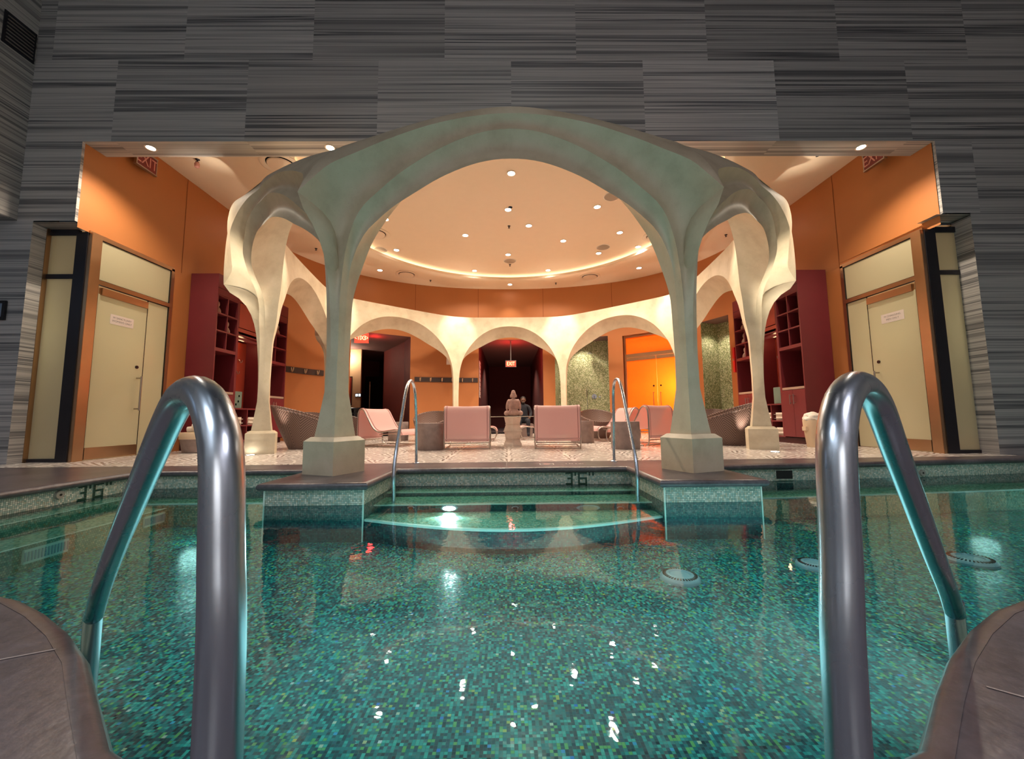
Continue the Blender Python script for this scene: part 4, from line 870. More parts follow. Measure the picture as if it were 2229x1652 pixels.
for px, r, z, lab in [((1333, 427), 0.2, ZI, 'large pale round ceiling speaker at right front'), ((1313, 538), 0.2, ZI, 'pale round ceiling speaker beside the right rear downlight'), ((1110, 568), 0.2, ZI, 'pale round ceiling speaker on the centre line'), ((827, 544), 0.2, ZI, 'pale round ceiling speaker at left rear')]:
    p = clampr(atZ(*px, z), r)
    if sp0 is None:
        sp0 = thing('ceiling_speaker', lab, 'speaker', (p.x, p.y, z), group='round ceiling speakers'); q = MB(); q.lathe([(0.2, 0), (0.2, -0.008), (0.185, -0.01)], 32); q.build('rim', M['white'], sp0, smooth=True)
        q = MB(); q.lathe([(0.184, -0.0115), (0.001, -0.0115)], 32); q.build('mesh_cover', M['grille'], sp0)
    else: dup(sp0, (p.x, p.y, z), 0, lab)
df0 = None
for px, z, lab in [((818, 508), ZI, 'white round air diffuser partly behind the left front column'), ((885, 597), ZC, 'white round air diffuser at rear left over the lounge'), ((1284, 602), ZC, 'white round air diffuser at rear right over the lounge'), ((1432, 514), ZI, 'white round air diffuser partly behind the right front column'), ((612, 358), ZC, 'white round air diffuser behind the left shoulder of the great arch')]:
    p = atZ(*px, z); p = clampr(p, .38) if z == ZI else p
    if df0 is None:
        df0 = thing('air_diffuser', lab, 'air vent', (p.x, p.y, z), group='round ceiling diffusers'); q = MB(); q.lathe([(0.36, 0), (0.37, -0.015), (0.33, -0.03), (0.27, -0.012), (0.26, 0.0)], 36); q.build('outer_ring', M['grille'], df0, smooth=True)
        q = MB(); q.lathe([(0.245, -0.02), (0.235, -0.04), (0.001, -0.042)], 36); q.build('centre_plate', M['grille'], df0, smooth=True)
        q = MB(); q.lathe([(0.262, -0.003), (0.243, -0.003)], 36); q.build('gap', M['void'], df0)
    else: dup(df0, (p.x, p.y, z), 0, lab)
sk0 = None
for px, z, lab in [((1108, 492), ZI, 'small dark sprinkler at the middle of the raised ceiling'), ((1110, 576), ZI, 'small dark sprinkler behind the centre speaker'), ((937, 610), ZC, 'small dark sprinkler right of the rear left diffuser'), ((1210, 616), ZC, 'small dark sprinkler left of the rear right diffuser'), ((688, 541), ZC, 'small sprinkler seen under the left outer arch'), ((1580, 511), ZC, 'small sprinkler seen under the right outer arch'), ((430, 347), ZC, 'sprinkler with pink guard near the left exit sign'), ((1779, 334), ZC, 'sprinkler near the right exit sign')]:
    p = atZ(*px, z)
    if sk0 is None:
        sk0 = thing('sprinkler', lab, 'sprinkler', (p.x, p.y, z), group='ceiling sprinklers'); q = MB(); q.lathe([(0.04, 0), (0.03, -0.012), (0.012, -0.015), (0.01, -0.05), (0.03, -0.052), (0.001, -0.056)], 12); q.build('body', M['darkmetal'], sk0, smooth=True)
    else: dup(sk0, (p.x, p.y, z), 0, lab)
    if px[0] == 430: q = MB(); q.lathe([(0.02, -0.055), (0.045, -0.09), (0.04, -0.15), (0.015, -0.17), (0.001, -0.172)], 12, (p.x, p.y, z)); tag(q.build('sprinkler_guard', M['exitpink'], smooth=True), 'pink guard bulb hanging from the sprinkler near the left exit sign', 'sprinkler guard')
# in-floor uplights
fl0 = None
ups = [(atZ(545, 991, 0), V[7], 'in-floor uplight in front of the left outer column'), (atZ(1687, 984, 0), V[2], 'in-floor uplight in front of the right outer column')]
for p, vc, lab in ups:
    if fl0 is None: fl0 = thing('floor_uplight', lab, 'floor light', (p.x, p.y, 0), group='in-floor uplights'); q = MB(); q.lathe([(0.075, 0.0), (0.075, 0.006), (0.06, 0.008)], 20); q.build('rim', M['steel'], fl0); q = MB(); q.lathe([(0.059, 0.0085), (0.001, 0.0085)], 20); q.build('lamp', M['lamp'], fl0)
    else: dup(fl0, (p.x, p.y, 0), 0, lab)
    light('SPOT', 'uplight_beam', (p.x, p.y, 0.04), 900, (1, .88, .70), 0.04, (vc.x + RAD[V.index(vc)].x * .35, vc.y - .25 + RAD[V.index(vc)].y * .35, 3.0), 22, 1.0)
for i in (2, 3, 4, 5, 6, 7):
    r = RAD[i]; p = V[i] - r * 0.75; light('SPOT', 'column_wash', (V[i].x - r.x * 1.5, V[i].y - r.y * 1.5, ZC - .05), 420, (1, .88, .72), 0.06, (V[i].x - r.x * .15, V[i].y - r.y * .15, 3.45), 38, .8)
    tn = Vector((-r.y, r.x, 0))
    for sg in (-1, 1):
        q_ = V[i] - r * 0.25 + tn * sg * 0.42; light('SPOT', 'column_uplight', (q_.x, q_.y, 0.05), 110, (1, .86, .68), 0.04, (V[i].x + tn.x * sg * .35, V[i].y + tn.y * sg * .35, 3.0), 40, .8)
# ================================================================== HANDRAILS
def rail(pts, r, label, flange=None, n=70, mat='steel'):
    root = thing('pool_handrail', label, 'handrail', tuple(pts[0]), world=True); q = MB(); q.tube(pts, r, 20, n); q.build('rail', M[mat], root, smooth=True)
    for (p, z) in (flange or []): q = MB(); q.lathe([(r + 0.03, 0), (r + 0.03, 0.006), (r + 0.012, 0.014), (r + 0.001, 0.016)], 24, (p[0], p[1], z)); q.build('flange', M['steel'], root, smooth=True)
    return root
def vplane(px, py, A, B):
    A = Vector(A); B = Vector(B); e_ = (B - A); nr = Vector((-e_.y, e_.x)); d = ray(px, py); t_ = A.xy.dot(nr) / (d.xy.dot(nr)); return CAM + d * t_
def near_rail(A, B, pxs, label):
    W_ = [vplane(x, y, A + (0,), B + (0,)) for x, y in pxs]; b0 = W_[0]
    P = [Vector((b0.x, b0.y, 0.0))] + W_[1:] + [Vector((B[0], B[1], -0.02)), Vector((B[0], B[1], -0.2)), Vector((B[0], B[1], ZF))]
    return rail(P, 0.0242, label, [((b0.x, b0.y), 0.0)], 120)
bl = atZ(193, 1455, WZ); br = atZ(2090, 1440, WZ)
near_rail((-0.415, 0.556), (bl.x, bl.y), [(481, 1640), (481, 1450), (483, 1200), (483, 1000), (472, 925), (452, 872), (425, 851), (395, 866), (367, 915), (334, 990), (280, 1122), (236, 1235), (215, 1300), (203, 1345)], 'thick polished steel pool handrail in the left foreground')
near_rail((0.452, 0.556), (br.x, br.y), [(1840, 1640), (1836, 1450), (1829, 1200), (1820, 1000), (1822, 930), (1836, 868), (1862, 838), (1890, 850), (1915, 890), (1950, 985), (1995, 1105), (2038, 1220), (2065, 1290), (2080, 1340)], 'thick polished steel pool handrail in the right foreground')
def far_rail(base, bot, pxs, label):
    P = [Vector((base.x, base.y, 0)), Vector((base.x, base.y, 0.12))] + [vplane(x, y, (base.x, base.y, 0), (bot.x, bot.y, 0)) for x, y in pxs] + [Vector((bot.x, bot.y, WZ + .03)), Vector((bot.x, bot.y, -0.35))]
    return rail(P, 0.0195, label, [((base.x, base.y), 0.0), ((bot.x, bot.y), -0.35)], 90)
b1 = atZ(906, 1008, 0); b2 = atZ(857, 1080, WZ); far_rail(b1, b2, [(906, 920), (904, 860), (899, 834), (892, 830), (884, 850), (874, 910), (862, 985), (857, 1035)], 'slim steel handrail at the left of the far pool steps')
b1 = atZ(1337, 1004, 0); b2 = atZ(1388, 1078, WZ); far_rail(b1, b2, [(1336, 915), (1335, 855), (1338, 830), (1346, 827), (1354, 850), (1367, 915), (1381, 985), (1387, 1030)], 'slim steel handrail at the right of the far pool steps')
# ================================================================== POOL FITTINGS
def riser_disc(px, py, Y, rx, rz_, name, label, cat, mat, lit=False):
    p = atY(px, py, Y); r = thing(name, label, cat, (p.x, Y, p.z)); q = MB()
    rows_ = [[(rx * k * math.cos(a * PI / 12), -y_, rz_ * k * math.sin(a * PI / 12)) for a in range(24)] for k, y_ in ((1, 0), (1, .012), (.78, .016))]; q.grid(rows_, True); q.build('rim', M['fixture'], r, smooth=True)
    q = MB(); q.grid([[(rx * k * math.cos(a * PI / 12), -y_, rz_ * k * math.sin(a * PI / 12)) for a in range(24)] for k, y_ in ((.78, .014), (.02, .02))], True); q.build('lens', mat, r, smooth=True); return r
riser_disc(978, 1106, 4.118, .085, .030, 'underwater_lamp', 'lit underwater lamp in the lower step riser, left of centre', 'pool light', M['lampcool'])
riser_disc(1280, 1105, 4.118, .12, .028, 'underwater_lamp', 'unlit round lamp with pale ring in the step riser, right of centre', 'pool light', M['fitting'])
for px, lab in ((895, 'left'), (1121, 'middle'), (1350, 'right')): riser_disc(px, 1105, 4.118, .035, .014, 'water_jet', 'small round water jet in the step riser, %s one of three' % lab, 'water jet', M['void'])
def wall_fit(c_, d, r, label):
    t_ = thing('wall_fitting', label, 'pool fitting', tuple(c_), world=True); q = MB(); q.tube([c_, c_ + d * .02], r, 20, radii=[r, r * .85]); q.build('collar', M['fitting'], t_, smooth=True); q = MB(); q.tube([c_ + d * .02, c_ + d * .024], r * .25, 10); q.build('nozzle', M['void'], t_)
c_ = atX(128, 1077, -4.4); wall_fit(c_, Vector((1, 0, 0)), .045, 'round grey fitting on the left pool wall beside the depth mark')
c_ = atY(2006, 1029, 5.16); wall_fit(c_, Vector((.1, -1, 0)), .045, 'round grey fitting on the right far pool wall')
c_ = atY(1699, 1036, 5.0); sk = thing('skimmer_opening', 'rectangular dark skimmer opening in the far pool wall right of the steps', 'skimmer', tuple(c_), world=True)
q = MB(); q.box(c_.x - .115, c_.x + .115, 4.93, 4.962, -.195, -.075); q.build('frame', M['tile_wall'], sk); q = MB(); q.box(c_.x - .1, c_.x + .1, 4.926, 4.934, -.185, -.085); q.build('opening', M['void'], sk)
def floor_disc(px, py, r, label):
    p = atZ(px, py, ZF + .02); t_ = thing('drain_cover', label, 'drain cover', (p.x, p.y, ZF), group='round drain covers on the pool floor'); q = MB(); q.lathe([(r, 0.0), (r, .015), (r * .9, .03), (r * .55, .04), (r * .5, .03), (.001, .032)], 36); cv = q.build('cover', M['fixture'], t_, smooth=True)
    q = MB()
    for k in range(36): a = k * PI / 18; q.box(r * .68, r * .86, -.004, .004, .033, .037, 0, a)
    q.build('slot', M['void'], cv)
floor_disc(1480, 1254, .135, 'round pale blue drain cover on the pool floor right of the steps'); floor_disc(2112, 1217, .15, 'round pale blue drain cover with slots at the far right of the pool'); floor_disc(1772, 1228, .12, 'round pale drain cover partly behind the right foreground rail')
def plate(pxa, pxb, z0, z1, label):
    a = atX(pxa[0], pxa[1], xc + .01); b = atX(pxb[0], pxb[1], xc + .01); t_ = thing('drain_grate', label, 'drain grate', (xc, a.y, z0), world=True)
    q = MB(); q.box(xc, xc + .02, a.y, b.y, z0, z1, .004); q.build('frame', M['nosing'], t_)
    q = MB()
    for k in range(14): y_ = a.y + (b.y - a.y) * (k + .5) / 14; q.box(xc + .02, xc + .023, y_ - .006, y_ + .006, z0 + .02, z1 - .02)
    q.build('slot', M['fixture'], t_)
plate((47, 1222), (147, 1195), -.50, -.39, 'white rectangular drain grate on the left pool bench, nearest one'); plate((312, 1142), (357, 1130), -.50, -.39, 'white rectangular drain grate on the left pool bench, farther one')
# depth marks 3'6"
GL = {'3': ['1111', '...1', '...1', '.111', '...1', '...1', '1111'], "'": ['1', '1', '.', '.', '.', '.', '.'], '6': ['11111', '1....', '1....', '11111', '1...1', '1...1', '11111'], '"': ['1.1', '1.1', '...', '...', '...', '...', '...']}
def depth_mark(o, ex, nrm, s, label, ztop):
    t_ = thing('depth_marker', label, 'depth marking', tuple(o), world=True); x = 0
    for ch in "3'6\"":
        g = GL[ch]; q = MB()
        for j, row in enumerate(g):
            for i, c1 in enumerate(row):
                if c1 == '1':
                    a = o + ex * ((x + i) * s) + nrm * .0025; z1 = ztop - j * s; q.quad(Vector((a.x, a.y, z1 - s * .97)), Vector((a.x + ex.x * s * 1.0, a.y + ex.y * s * 1.0, z1 - s * .97)), Vector((a.x + ex.x * s * 1.0, a.y + ex.y * s * 1.0, z1)), Vector((a.x, a.y, z1)))
        x += len(g[0]) + 1; q.build('digit' if ch in '36' else 'unit_mark', M['darkmark'], t_)
a = atY(1231, 1040, 4.86); depth_mark(Vector((a.x, 4.857, 0)), EX, Vector((0, -1, 0)), .0215, "dark tile depth mark reading 3'6\" on the wall above the far steps", -.068)
a = atX(170, 1060, -4.4); depth_mark(Vector((-4.398, a.y, 0)), EY, EX, .0215, "dark tile depth mark reading 3'6\" on the left pool wall", -.065)
a = atZ(1190, 1010, .001); nd = thing('no_diving_mark', 'small framed no diving tile set in the coping above the far steps', 'marking', (a.x, a.y, 0), world=True)
q = MB()
for x0, x1, y0, y1 in ((-.09, .09, -.07, -.06), (-.09, .09, .06, .07), (-.09, -.08, -.07, .07), (.08, .09, -.07, .07)): q.box(a.x + x0, a.x + x1, a.y + y0, a.y + y1, 0, .0015)
q.build('border', M['white'], nd); q = MB(); q.lathe([(.045, .001), (.03, .0012)], 20, (a.x, a.y, 0)); q.build('symbol', M['exitpink'], nd)
a = atZ(1250, 1009, .001); text_o = text('depth_lettering', '3 FT 6 IN', .075, M['white'], frame((a.x, a.y, .001), (1, 0, 0), (0, 1, 0), (0, 0, 1)), None, .0005, .8); tag(text_o, 'small white depth lettering set in the coping above the far steps', 'lettering')
# ================================================================== FURNITURE
def chaise_proto():
    r = thing('sling_lounger', '', 'lounge chair'); w = 0.42
    side = [(0.02, 0.02), (-0.03, 0.10), (-0.035, 0.35), (-0.03, 0.62), (-0.01, 0.74), (0.06, 0.80), (0.14, 0.76), (0.24, 0.60), (0.36, 0.42), (0.46, 0.335), (0.58, 0.31), (0.78, 0.335), (0.92, 0.35), (1.02, 0.32), (1.06, 0.25), (1.05, 0.12), (0.98, 0.03), (0.88, 0.02)]
    for s in (-1, 1): q = MB(); q.tube([(s * w, y, z) for y, z in side] + [(s * w, 0.5, 0.018), (s * w, 0.1, 0.018)], 0.014, 8, 80); q.build('side_frame', M['satin'], r, smooth=True)
    q = MB()
    for y, z in ((-0.02, 0.13), (0.05, 0.02), (0.95, 0.03), (0.55, 0.26)): q.cyl((-w, y, z), (w, y, z), 0.011, 8)
    q.build('crossbar', M['satin'], r, smooth=True)
    path = crom([(0, -0.042, 0.16), (0, -0.05, 0.35), (0, -0.045, 0.62), (0, -0.02, 0.76), (0, 0.06, 0.822), (0, 0.155, 0.77), (0, 0.255, 0.61), (0, 0.37, 0.435), (0, 0.46, 0.355), (0, 0.58, 0.328), (0, 0.78, 0.352), (0, 0.93, 0.368), (0, 1.035, 0.33), (0, 1.075, 0.25)], 60)
    q = MB(); nx = 13; rows_ = []
    for j, p in enumerate(path):
        sag = 0.018 if 20 < j < 52 else 0.006
        rows_.append([Vector((-w + 2 * w * k / (nx - 1), p.y, p.z - sag * math.sin(PI * k / (nx - 1)))) for k in range(nx)])
    q.grid(rows_, False, lambda a, b: (b / (nx - 1) * .84, a * .035)); o_ = q.build('sling', M['sling'], r, smooth=True)
    for s in (-1, 1): q = MB(); q.tube([Vector((s * (w - .045), p.y + 0, p.z + .004)) for p in path], 0.005, 5); q.build('seam', plain('sling_seam', S(150, 92, 88), .7) if s < 0 else bpy.data.materials['sling_seam'], r)
    q = MB(); q.tube([(-w - .002, -.043, .2), (w + .002, -.043, .2)], .012, 6); q.build('hem', M['sling'], r)
    return r
cp_ = chaise_proto(); chs = [((-0.76, 7.42), 0.03, 'pink sling lounger seen from behind, left of the statue pedestal'), ((0.92, 7.38), -0.10, 'pink sling lounger seen from behind, right of the statue pedestal'),
    ((-3.05, 8.95), -1.93, 'pink sling lounger in side view beside the left slim handrail'), ((3.11, 8.1), .60, 'pink sling lounger at right with its back turned half to the pool'),
    ((3.1, 10.05), PI / 2 + .2, 'pink sling lounger farther right, behind the concrete side table'), ((1.35, 10.9), PI / 2 + .1, 'pink sling lounger behind the glass table at right, mostly hidden'), ((-1.35, 10.4), -PI / 2, 'pink sling lounger behind the glass table at left, only its foot end visible')]
for k, ((x, y), a, lab) in enumerate(chs):
    if k == 0: cp_.location = (x, y, 0); cp_.rotation_euler = (0, 0, a); cp_['label'] = lab; cp_['group'] = 'pink sling loungers around the statue'
    else: dup(cp_, (x, y, 0), a, lab)
def wicker_proto():
    r = thing('wicker_tub_chair', '', 'chair'); seg = 48; q = MB()
    rim = lambda a: 0.64 + 0.18 * math.cos(a) - 0.0 * math.cos(2 * a)
    def shell(off):
        rows_ = []
        for j in range(15):
            f_ = j / 14; row = []
            for k in range(seg):
                a = 2 * PI * k / seg; h = rim(a) * f_; rr = 0.27 + (0.22 + .03 * math.cos(a)) * math.sin(f_ * PI / 2 * .9) ** 1.0 - off; lean = 0.06 * f_ * f_ * math.cos(a)
                row.append((rr * math.sin(a), -rr * math.cos(a) - lean, max(h, 0.0)))
            rows_.append(row)
        return rows_
    uvf = lambda a, b: (b / seg * 4, a / 14)
    q.grid(shell(0), True, uvf); q.build('outer_shell', M['wicker'], r, smooth=True)
    q = MB(); ins = shell(0.03)[6:]; q.grid(ins, True, uvf); q.build('inner_shell', M['wicker'], r, smooth=True)
    q = MB(); top = [Vector(p) for p in shell(0.015)[-1]]; q.tube(top + [top[0]], 0.02, 6, caps=False); q.build('rim', M['wicker'], r, smooth=True)
    q = MB(); q.lathe([(0.001, .33), (.36, .33), (.39, .36), (.38, .40), (.33, .425), (.001, .435)], 28); q.build('seat_cushion', M['cushion'], r, smooth=True)
    return r
wp = wicker_proto(); wks = [(atZ(650, 978, 0) + Vector((0, .25, 0)), -1.30, 1.12, 'dark wicker tub chair between the left outer and front columns, back turned'), (Vector((-5.15, 10.9, 0)), -2.2, 1, 'dark wicker tub chair near the left hook rail, chevron weave facing forward'), (Vector((-3.75, 9.55, 0)), -.9, 1.0, 'dark wicker tub chair behind the left side lounger'),
    (atY(940, 930, 10.6), PI * .98, 1, 'dark wicker tub chair behind the left concrete side table'), (atY(1302, 930, 11.0), PI * 1.02, 1.02, 'dark wicker tub chair with cushion in front of the mosaic shower niche'), (atY(1546, 930, 11.2), PI * .8, 1, 'dark wicker tub chair mostly hidden behind the right front column'), (atZ(1605, 970, 0) + Vector((0, .25, 0)), 1.30, 1.12, 'dark wicker tub chair between the right front and outer columns, back turned')]
for k, (p, a, s, lab) in enumerate(wks):
    if k == 0: o_ = wp; wp.location = (p.x, p.y, 0); wp.rotation_euler = (0, 0, a); wp['label'] = lab; wp['group'] = 'dark wicker tub chairs'
    else: o_ = dup(wp, (p.x, p.y, 0), a, lab)
    o_.scale = (s, s, s * .95)
st0 = None
for p, lab in ((Vector((-1.47, 7.62, 0)), 'grey concrete drum side table left of the left rear-view lounger'), (Vector((2.19, 7.42, 0)), 'grey concrete drum side table behind the right slim handrail'), (Vector((1.72, 9.2, 0)), 'grey concrete drum side table farther back by the shower niche'), (Vector((-2.95, 10.75, 0)), 'grey concrete drum side table behind the left side lounger')):
    if st0 is None: q = MB(); q.lathe([(0.255, 0.0), (0.262, .012), (.262, .485), (.255, .5), (.001, .5)], 40); st0 = tag(q.build('side_table', M['concrete'], smooth=True), lab, 'side table', 'concrete drum side tables'); st0.location = p
    else: o_ = st0.copy(); C.objects.link(o_); o_.location = p; o_['label'] = lab
# pedestal, glass top, statue
pc = Vector((0.10, 8.3, 0)); ped = thing('statue_pedestal', 'hexagonal stepped stone pedestal under the seated statue', 'pedestal', tuple(pc))
q = MB(); q.lathe([(.21, 0), (.21, .05), (.165, .15), (.205, .30), (.215, .32), (.165, .45), (.205, .60), (.205, .605)], 6, rot=PI / 6); q.build('body', M['urn'], ped)
for z, r in ((.145, .178), (.305, .222), (.445, .178)): q = MB(); q.lathe([(r, z), (r + .004, z + .006), (r, z + .012)], 6, rot=PI / 6); q.build('band', M['urn'], ped)
q = MB(); q.lathe([(.001, .605), (.56, .605), (.565, .611), (.56, .617), (.001, .617)], 64, tuple(pc)); tag(q.build('glass_table_top', M['glass'], smooth=True), 'round clear glass table top resting on the stone pedestal', 'table top')
sb = thing('seated_statue', 'carved stone cross-legged meditating statue seen from behind on the glass top', 'statue', (pc.x + .02, pc.y, .622), 0)
def ell(mb, c_, r_, seg=20, rings=12): mb.lathe([(math.sin(PI * k / rings) + (1e-5 if k in (0, rings) else 0), -math.cos(PI * k / rings)) for k in range(rings + 1)], seg); n0 = seg * (rings + 1)
def blob(name, parts, par, mat):
    bm = bmesh.new()
    for c_, r_, ry in parts:
        ret = bmesh.ops.create_uvsphere(bm, u_segments=20, v_segments=14, radius=1)
        mt = Matrix.Translation(c_) @ Matrix.Rotation(ry, 4, 'Y') @ Matrix.Diagonal((*r_, 1))
        bmesh.ops.transform(bm, matrix=mt, verts=ret['verts'])
    me = bpy.data.meshes.new(name); bm.to_mesh(me); bm.free(); o_ = bpy.data.objects.new(name, me); C.objects.link(o_); me.materials.append(mat); o_.parent = par
    md = o_.modifiers.new('rm', 'REMESH'); md.mode = 'VOXEL'; md.voxel_size = 0.007; md.use_smooth_shade = True
    sm = o_.modifiers.new('sm', 'SMOOTH'); sm.factor = .5; sm.iterations = 4; return o_
blob('body', [((0, 0, .20), (.105, .075, .16), 0), ((0, 0, .30), (.125, .065, .065), 0), ((-.118, .01, .24), (.04, .045, .12), .18), ((.118, .01, .24), (.04, .045, .12), -.18), ((0, .05, .05), (.19, .11, .055), 0), ((-.13, .03, .06), (.07, .09, .06), 0), ((.13, .03, .06), (.07, .09, .06), 0), ((0, -.02, .07), (.13, .09, .08), 0), ((0, .12, .10), (.08, .05, .03), 0), ((0, 0, .37), (.035, .035, .05), 0)], sb, M['stone_fig'])
blob('head', [((0, .005, .435), (.060, .064, .070), 0), ((0, .0, .475), (.052, .054, .045), 0), ((0, 0, .512), (.040, .040, .034), 0), ((-.062, 0, .415), (.012, .016, .035), 0), ((.062, 0, .415), (.012, .016, .035), 0), ((0, .068, .425), (.01, .014, .02), 0), ((0, .05, .39), (.03, .02, .02), 0)], sb, M['stone_fig'])
q = MB()
for k in range(9): x = -.08 + .02 * k; q.tube([(x * .3, -.078 + abs(x) * .1, .28), (x * .7, -.088 + abs(x) * .15, .17), (x * 1.3, -.108 + abs(x) * .15, .05)], .0045, 5, 10)
q.build('robe_fold', M['stone_fig'], sb, smooth=True)
# hampers with towels
def hamper(p, r, h, label, s):
    t_ = thing('towel_hamper', label, 'hamper', (p.x, p.y, 0), world=False); q = MB(); q.lathe([(r * .72, 0), (r * .8, .02), (r, h - .14), (r * 1.02, h - .13), (r * 1.06, h), (r * .98, h), (r * .9, h - .1)], 28); q.build('bin', M['cushion'], t_, smooth=True)
    q = MB(); q.box(-r - .03, -r + .03, -.05, .05, h - .2, h - .12, .006); q.build('handle', M['cushion'], t_)
    bm = bmesh.new(); bmesh.ops.create_icosphere(bm, subdivisions=4, radius=1); rr = random.Random(int(p.x * 100))
    from mathutils import noise as mn
    for v in bm.verts: k = 1 + .22 * mn.noise(v.co * 2.3 + Vector((p.x, 0, 0))) + .08 * mn.noise(v.co * 7); v.co = Vector((v.co.x * r * 1.0 * k, v.co.y * r * 1.0 * k, max(v.co.z, -.3) * .12 * k + h + .02))
    q = MB(); q.bm(bm); q.build('crumpled_towel', M['towel'], t_, smooth=True)
hamper(atZ(1782, 974, 0) + Vector((.02, .1, 0)), .16, .50, 'pale bin heaped with white towels beside the right cabinets', 1)
pL = atZ(415, 985, 0); t_ = thing('towel_hamper', 'large pale bin of white towels beside the left cabinets', 'hamper', (pL.x + .12, pL.y + .1, 0))
q = MB(); q.lathe([(.27, 0), (.29, .02), (.33, .24), (.34, .25), (.34, .36), (.32, .36)], 32); q.build('bin', M['concrete'], t_, smooth=True); q = MB(); q.lathe([(.342, .25), (.345, .255), (.345, .365), (.342, .37)], 32); q.build('liner', M['cushion'], t_, smooth=True)
for k, (dx, dy) in enumerate(((-.12, -.06), (.1, .02), (-.02, .12), (0.02, -.12))):
    q = MB(); q.tube([(dx - .11, dy, .42 + .02 * k), (dx, dy + .02, .43 + .02 * k), (dx + .11, dy, .42 + .02 * k)], .055, 12, 10); o_ = q.build('rolled_towel', M['towel'], t_, smooth=True)
# ================================================================== PERSON (seated, dark clothes, facing the pool)
pp_ = atY(1139, 900, 12.3); per = thing('person', 'person in dark clothing sitting beyond the statue, facing the pool', 'person', (pp_.x, 12.3, 0), 0)
def skinbody(name, joints, edges, mat, par, sub=2):
    me = bpy.data.meshes.new(name); me.from_pydata([j[0] for j in joints], edges, []); o_ = bpy.data.objects.new(name, me); C.objects.link(o_); o_.parent = par
    sk_ = o_.modifiers.new('skin', 'SKIN'); sk_.use_smooth_shade = True
    for d_, j in zip(me.skin_vertices[0].data, joints): d_.radius = (j[1], j[2] if len(j) > 2 else j[1])
    me.skin_vertices[0].data[0].use_root = True
    ss = o_.modifiers.new('sub', 'SUBSURF'); ss.levels = sub; ss.render_levels = sub; me.materials.append(mat); return o_
J = [((0, 0, .50), .15, .12), ((0, 0, .66), .14, .11), ((0, .01, .84), .16, .11), ((0, .01, .95), .10, .08), ((0, 0, 1.01), .055), ((-.17, .01, .92), .065), ((-.24, -.02, .72), .05), ((-.19, -.2, .58), .04), ((.17, .01, .92), .065), ((.24, -.02, .72), .05), ((.19, -.2, .58), .04), ((-.11, -.05, .48), .085), ((-.13, -.42, .50), .07), ((-.13, -.44, .12), .05), ((.11, -.05, .48), .085), ((.13, -.42, .50), .07), ((.13, -.44, .12), .05), ((-.13, -.54, .05), .045), ((.13, -.54, .05), .045)]
EJ = [(0, 1), (1, 2), (2, 3), (3, 4), (3, 5), (5, 6), (6, 7), (3, 8), (8, 9), (9, 10), (0, 11), (11, 12), (12, 13), (13, 17), (0, 14), (14, 15), (15, 16), (16, 18)]
skinbody('clothed_body', J, EJ, M['cloth_dark'], per)
def blob2(name, parts, par, mat, vox=.008):
    o_ = blob(name, parts, par, mat); o_.modifiers['rm'].voxel_size = vox; return o_
blob2('head', [((0, 0, 1.05), (.045, .045, .06), 0), ((0, -.005, 1.13), (.075, .09, .105), 0), ((0, -.095, 1.12), (.013, .018, .022), 0), ((-.077, 0, 1.12), (.01, .02, .03), 0), ((.077, 0, 1.12), (.01, .02, .03), 0), ((0, -.07, 1.06), (.04, .03, .03), 0)], per, M['skin'])
blob2('hair', [((0, .012, 1.17), (.080, .09, .075), 0)], per, M['hair']); blob2('beard', [((0, -.055, 1.045), (.052, .045, .04), 0)], per, M['hair'])
for s in (-1, 1):
    q = MB(); q.lathe([(.001, -.008), (.008, 0), (.001, .008)], 8, (s * .028, -.088, 1.145)); q.build('eye', M['white'], per)
    hj = [((s * .19, -.2, .58), .028, .022), ((s * .17, -.26, .57), .034, .018)]; he = [(0, 1)]
    for k in range(4): b0 = len(hj); x0 = s * (.145 + .017 * k); hj += [((x0, -.30, .572), .009), ((x0, -.325, .566), .008), ((x0, -.34, .553), .007)]; he += [(1, b0), (b0, b0 + 1), (b0 + 1, b0 + 2)]
    b0 = len(hj); hj += [((s * .145, -.255, .575), .010), ((s * .125, -.28, .57), .008)]; he += [(1, b0), (b0, b0 + 1)]
    skinbody('hand', hj, he, M['skin'], per, 1)
q = MB(); q.box(-.3, .3, -.28, .3, .30, .40, .02); q.box(-.27, .27, -.25, .27, 0, .30); o_ = q.build('upholstered_stool', M['concrete']); o_.location = (pp_.x, 12.3, 0); tag(o_, 'low grey stool the seated person uses beyond the statue', 'stool')
# ================================================================== LIGHTING
w = bpy.data.worlds.new('world'); bpy.context.scene.world = w; w.use_nodes = True; w.node_tree.nodes['Background'].inputs[0].default_value = (0.5, 0.6, 0.7, 1); w.node_tree.nodes['Background'].inputs[1].default_value = 0.02
light('POINT', 'side_room_fill', (pA.x - .7, 16.1, 3.1), 42, WARM, .05); light('SPOT', 'corridor_fill', (0.05, 18.5, ZH - .06), 220, WARM, .05, (0.05, 18.5, 0), 130)  # added fill lights that make the side room and corridor visible
TEAL = (0.58, 1.0, 0.95)
lp = atY(978, 1106, 4.05); light('SPOT', 'step_lamp_beam', (lp.x, 3.98, -.29), 22, (.85, 1, 1), .05, (lp.x + .1, 1.0, -.6), 150, .5)
for x, y, e_ in ((-3.6, 2.2, 1.5), (6.2, 4.2, 5), (-3.0, 3.9, 2.0), (4.6, 3.9, 1.2)): light('POINT', 'underwater_light', (x, y, -.38), e_, TEAL, .10)
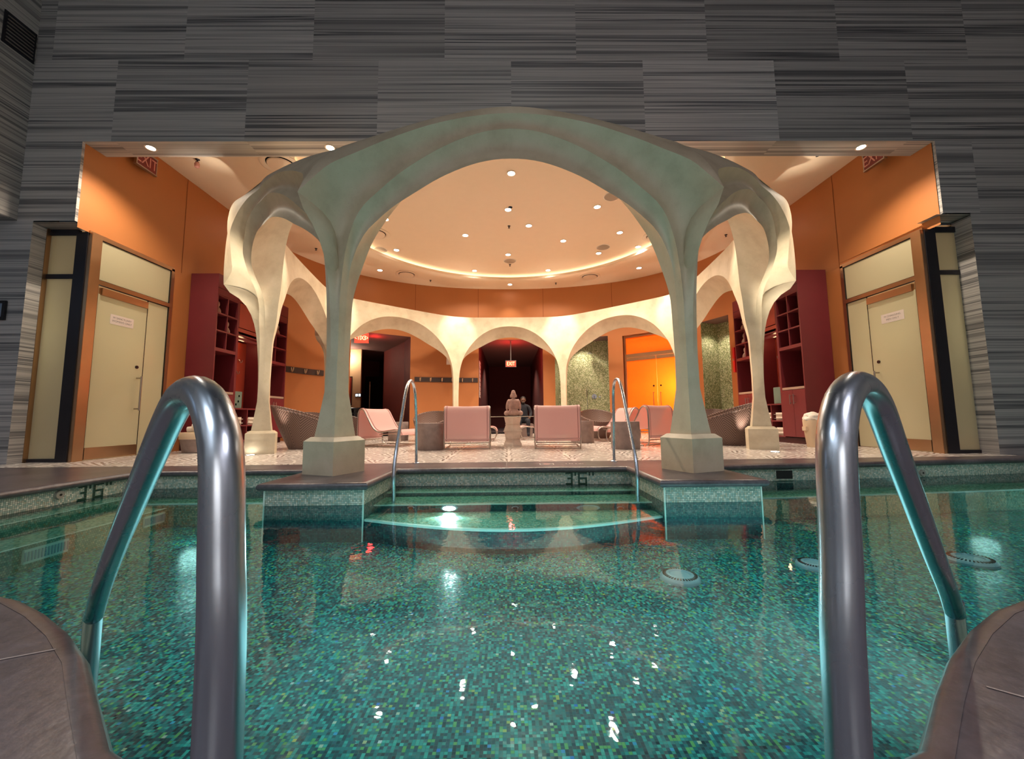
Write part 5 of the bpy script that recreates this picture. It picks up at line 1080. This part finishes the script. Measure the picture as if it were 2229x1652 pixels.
def area(name, loc, aim, e_, col, sx, sy): o_ = light('AREA', name, loc, e_, col, sx, aim); o_.data.shape = 'RECTANGLE'; o_.data.size_y = sy; return o_
area('pool_bounce_fill', (0.6, 2.9, ZF + .04), (0.6, 2.9001, 5), 24, (.50, .97, .98), 4.5, 1.3); area('pool_scatter_fill', (1.2, 2.6, WZ - .02), (1.2, 2.6001, -5), 7.5, (.72, 1, 1), 8.0, 3.2)  # unseen area lights added for floor bounce and scattered glow in the water
for x, y, e_, c_ in ((-3.5, 1.2, 7, (.78, .9, 1)), (0.5, 1.6, 9, (1, .90, .86)), (4.0, 1.5, 5, (1, .86, .82))): light('AREA', 'hall_ambient_fill', (x, y, 8.4), e_, c_, 1.0, (x, y, 0))  # overhead fills added to stand for the hall's ambient light
for x, e_, c_ in ((-4, 360, (.80, .90, 1)), (4, 330, (.97, .92, 1))): light('AREA', 'hall_rear_fill', (x, -1.8, 6.8), e_, c_, 1.0, (x, -4, 3))  # unseen fills added on the rear wall for the handrails to reflect
light('AREA', 'hall_low_fill', (0.2, -2.6, 1.6), 20, (1, .93, .88), 1.6, (0.2, 5.7, 6.0))  # unseen low fill added to brighten the upper front wall
light('AREA', 'hall_low_left', (-8.8, 2.0, 3.4), 12, (.55, .75, 1), 1.2, (-8.2, 4, 0))
for s, x0 in ((-1, XL), (1, XR)): light('POINT', 'room_behind_door', (x0 + s * .95, 6.7, 2.0), 34, (1, .96, .86), .3)
q = MB(); 
for k, (x, y) in enumerate(((-0.35, -1.2), (.45, -1.0), (-.1, .4))):
    if k == 0: hp = thing('hall_ceiling_lamp', 'round bright lamp panel in the pool hall ceiling', 'ceiling light', (x, y, 8.58), group='pool hall ceiling lamps'); q = MB(); q.lathe([(.3, -.02), (.001, -.02)], 24); q.build('lamp', M['lamp'], hp); q = MB(); q.lathe([(.34, 0), (.34, -.03), (.3, -.03)], 24); q.build('rim', M['satin'], hp)
    else: dup(hp, (x, y, 8.58))
for o_ in bpy.data.objects:
    if '_w' in o_: del o_['_w']
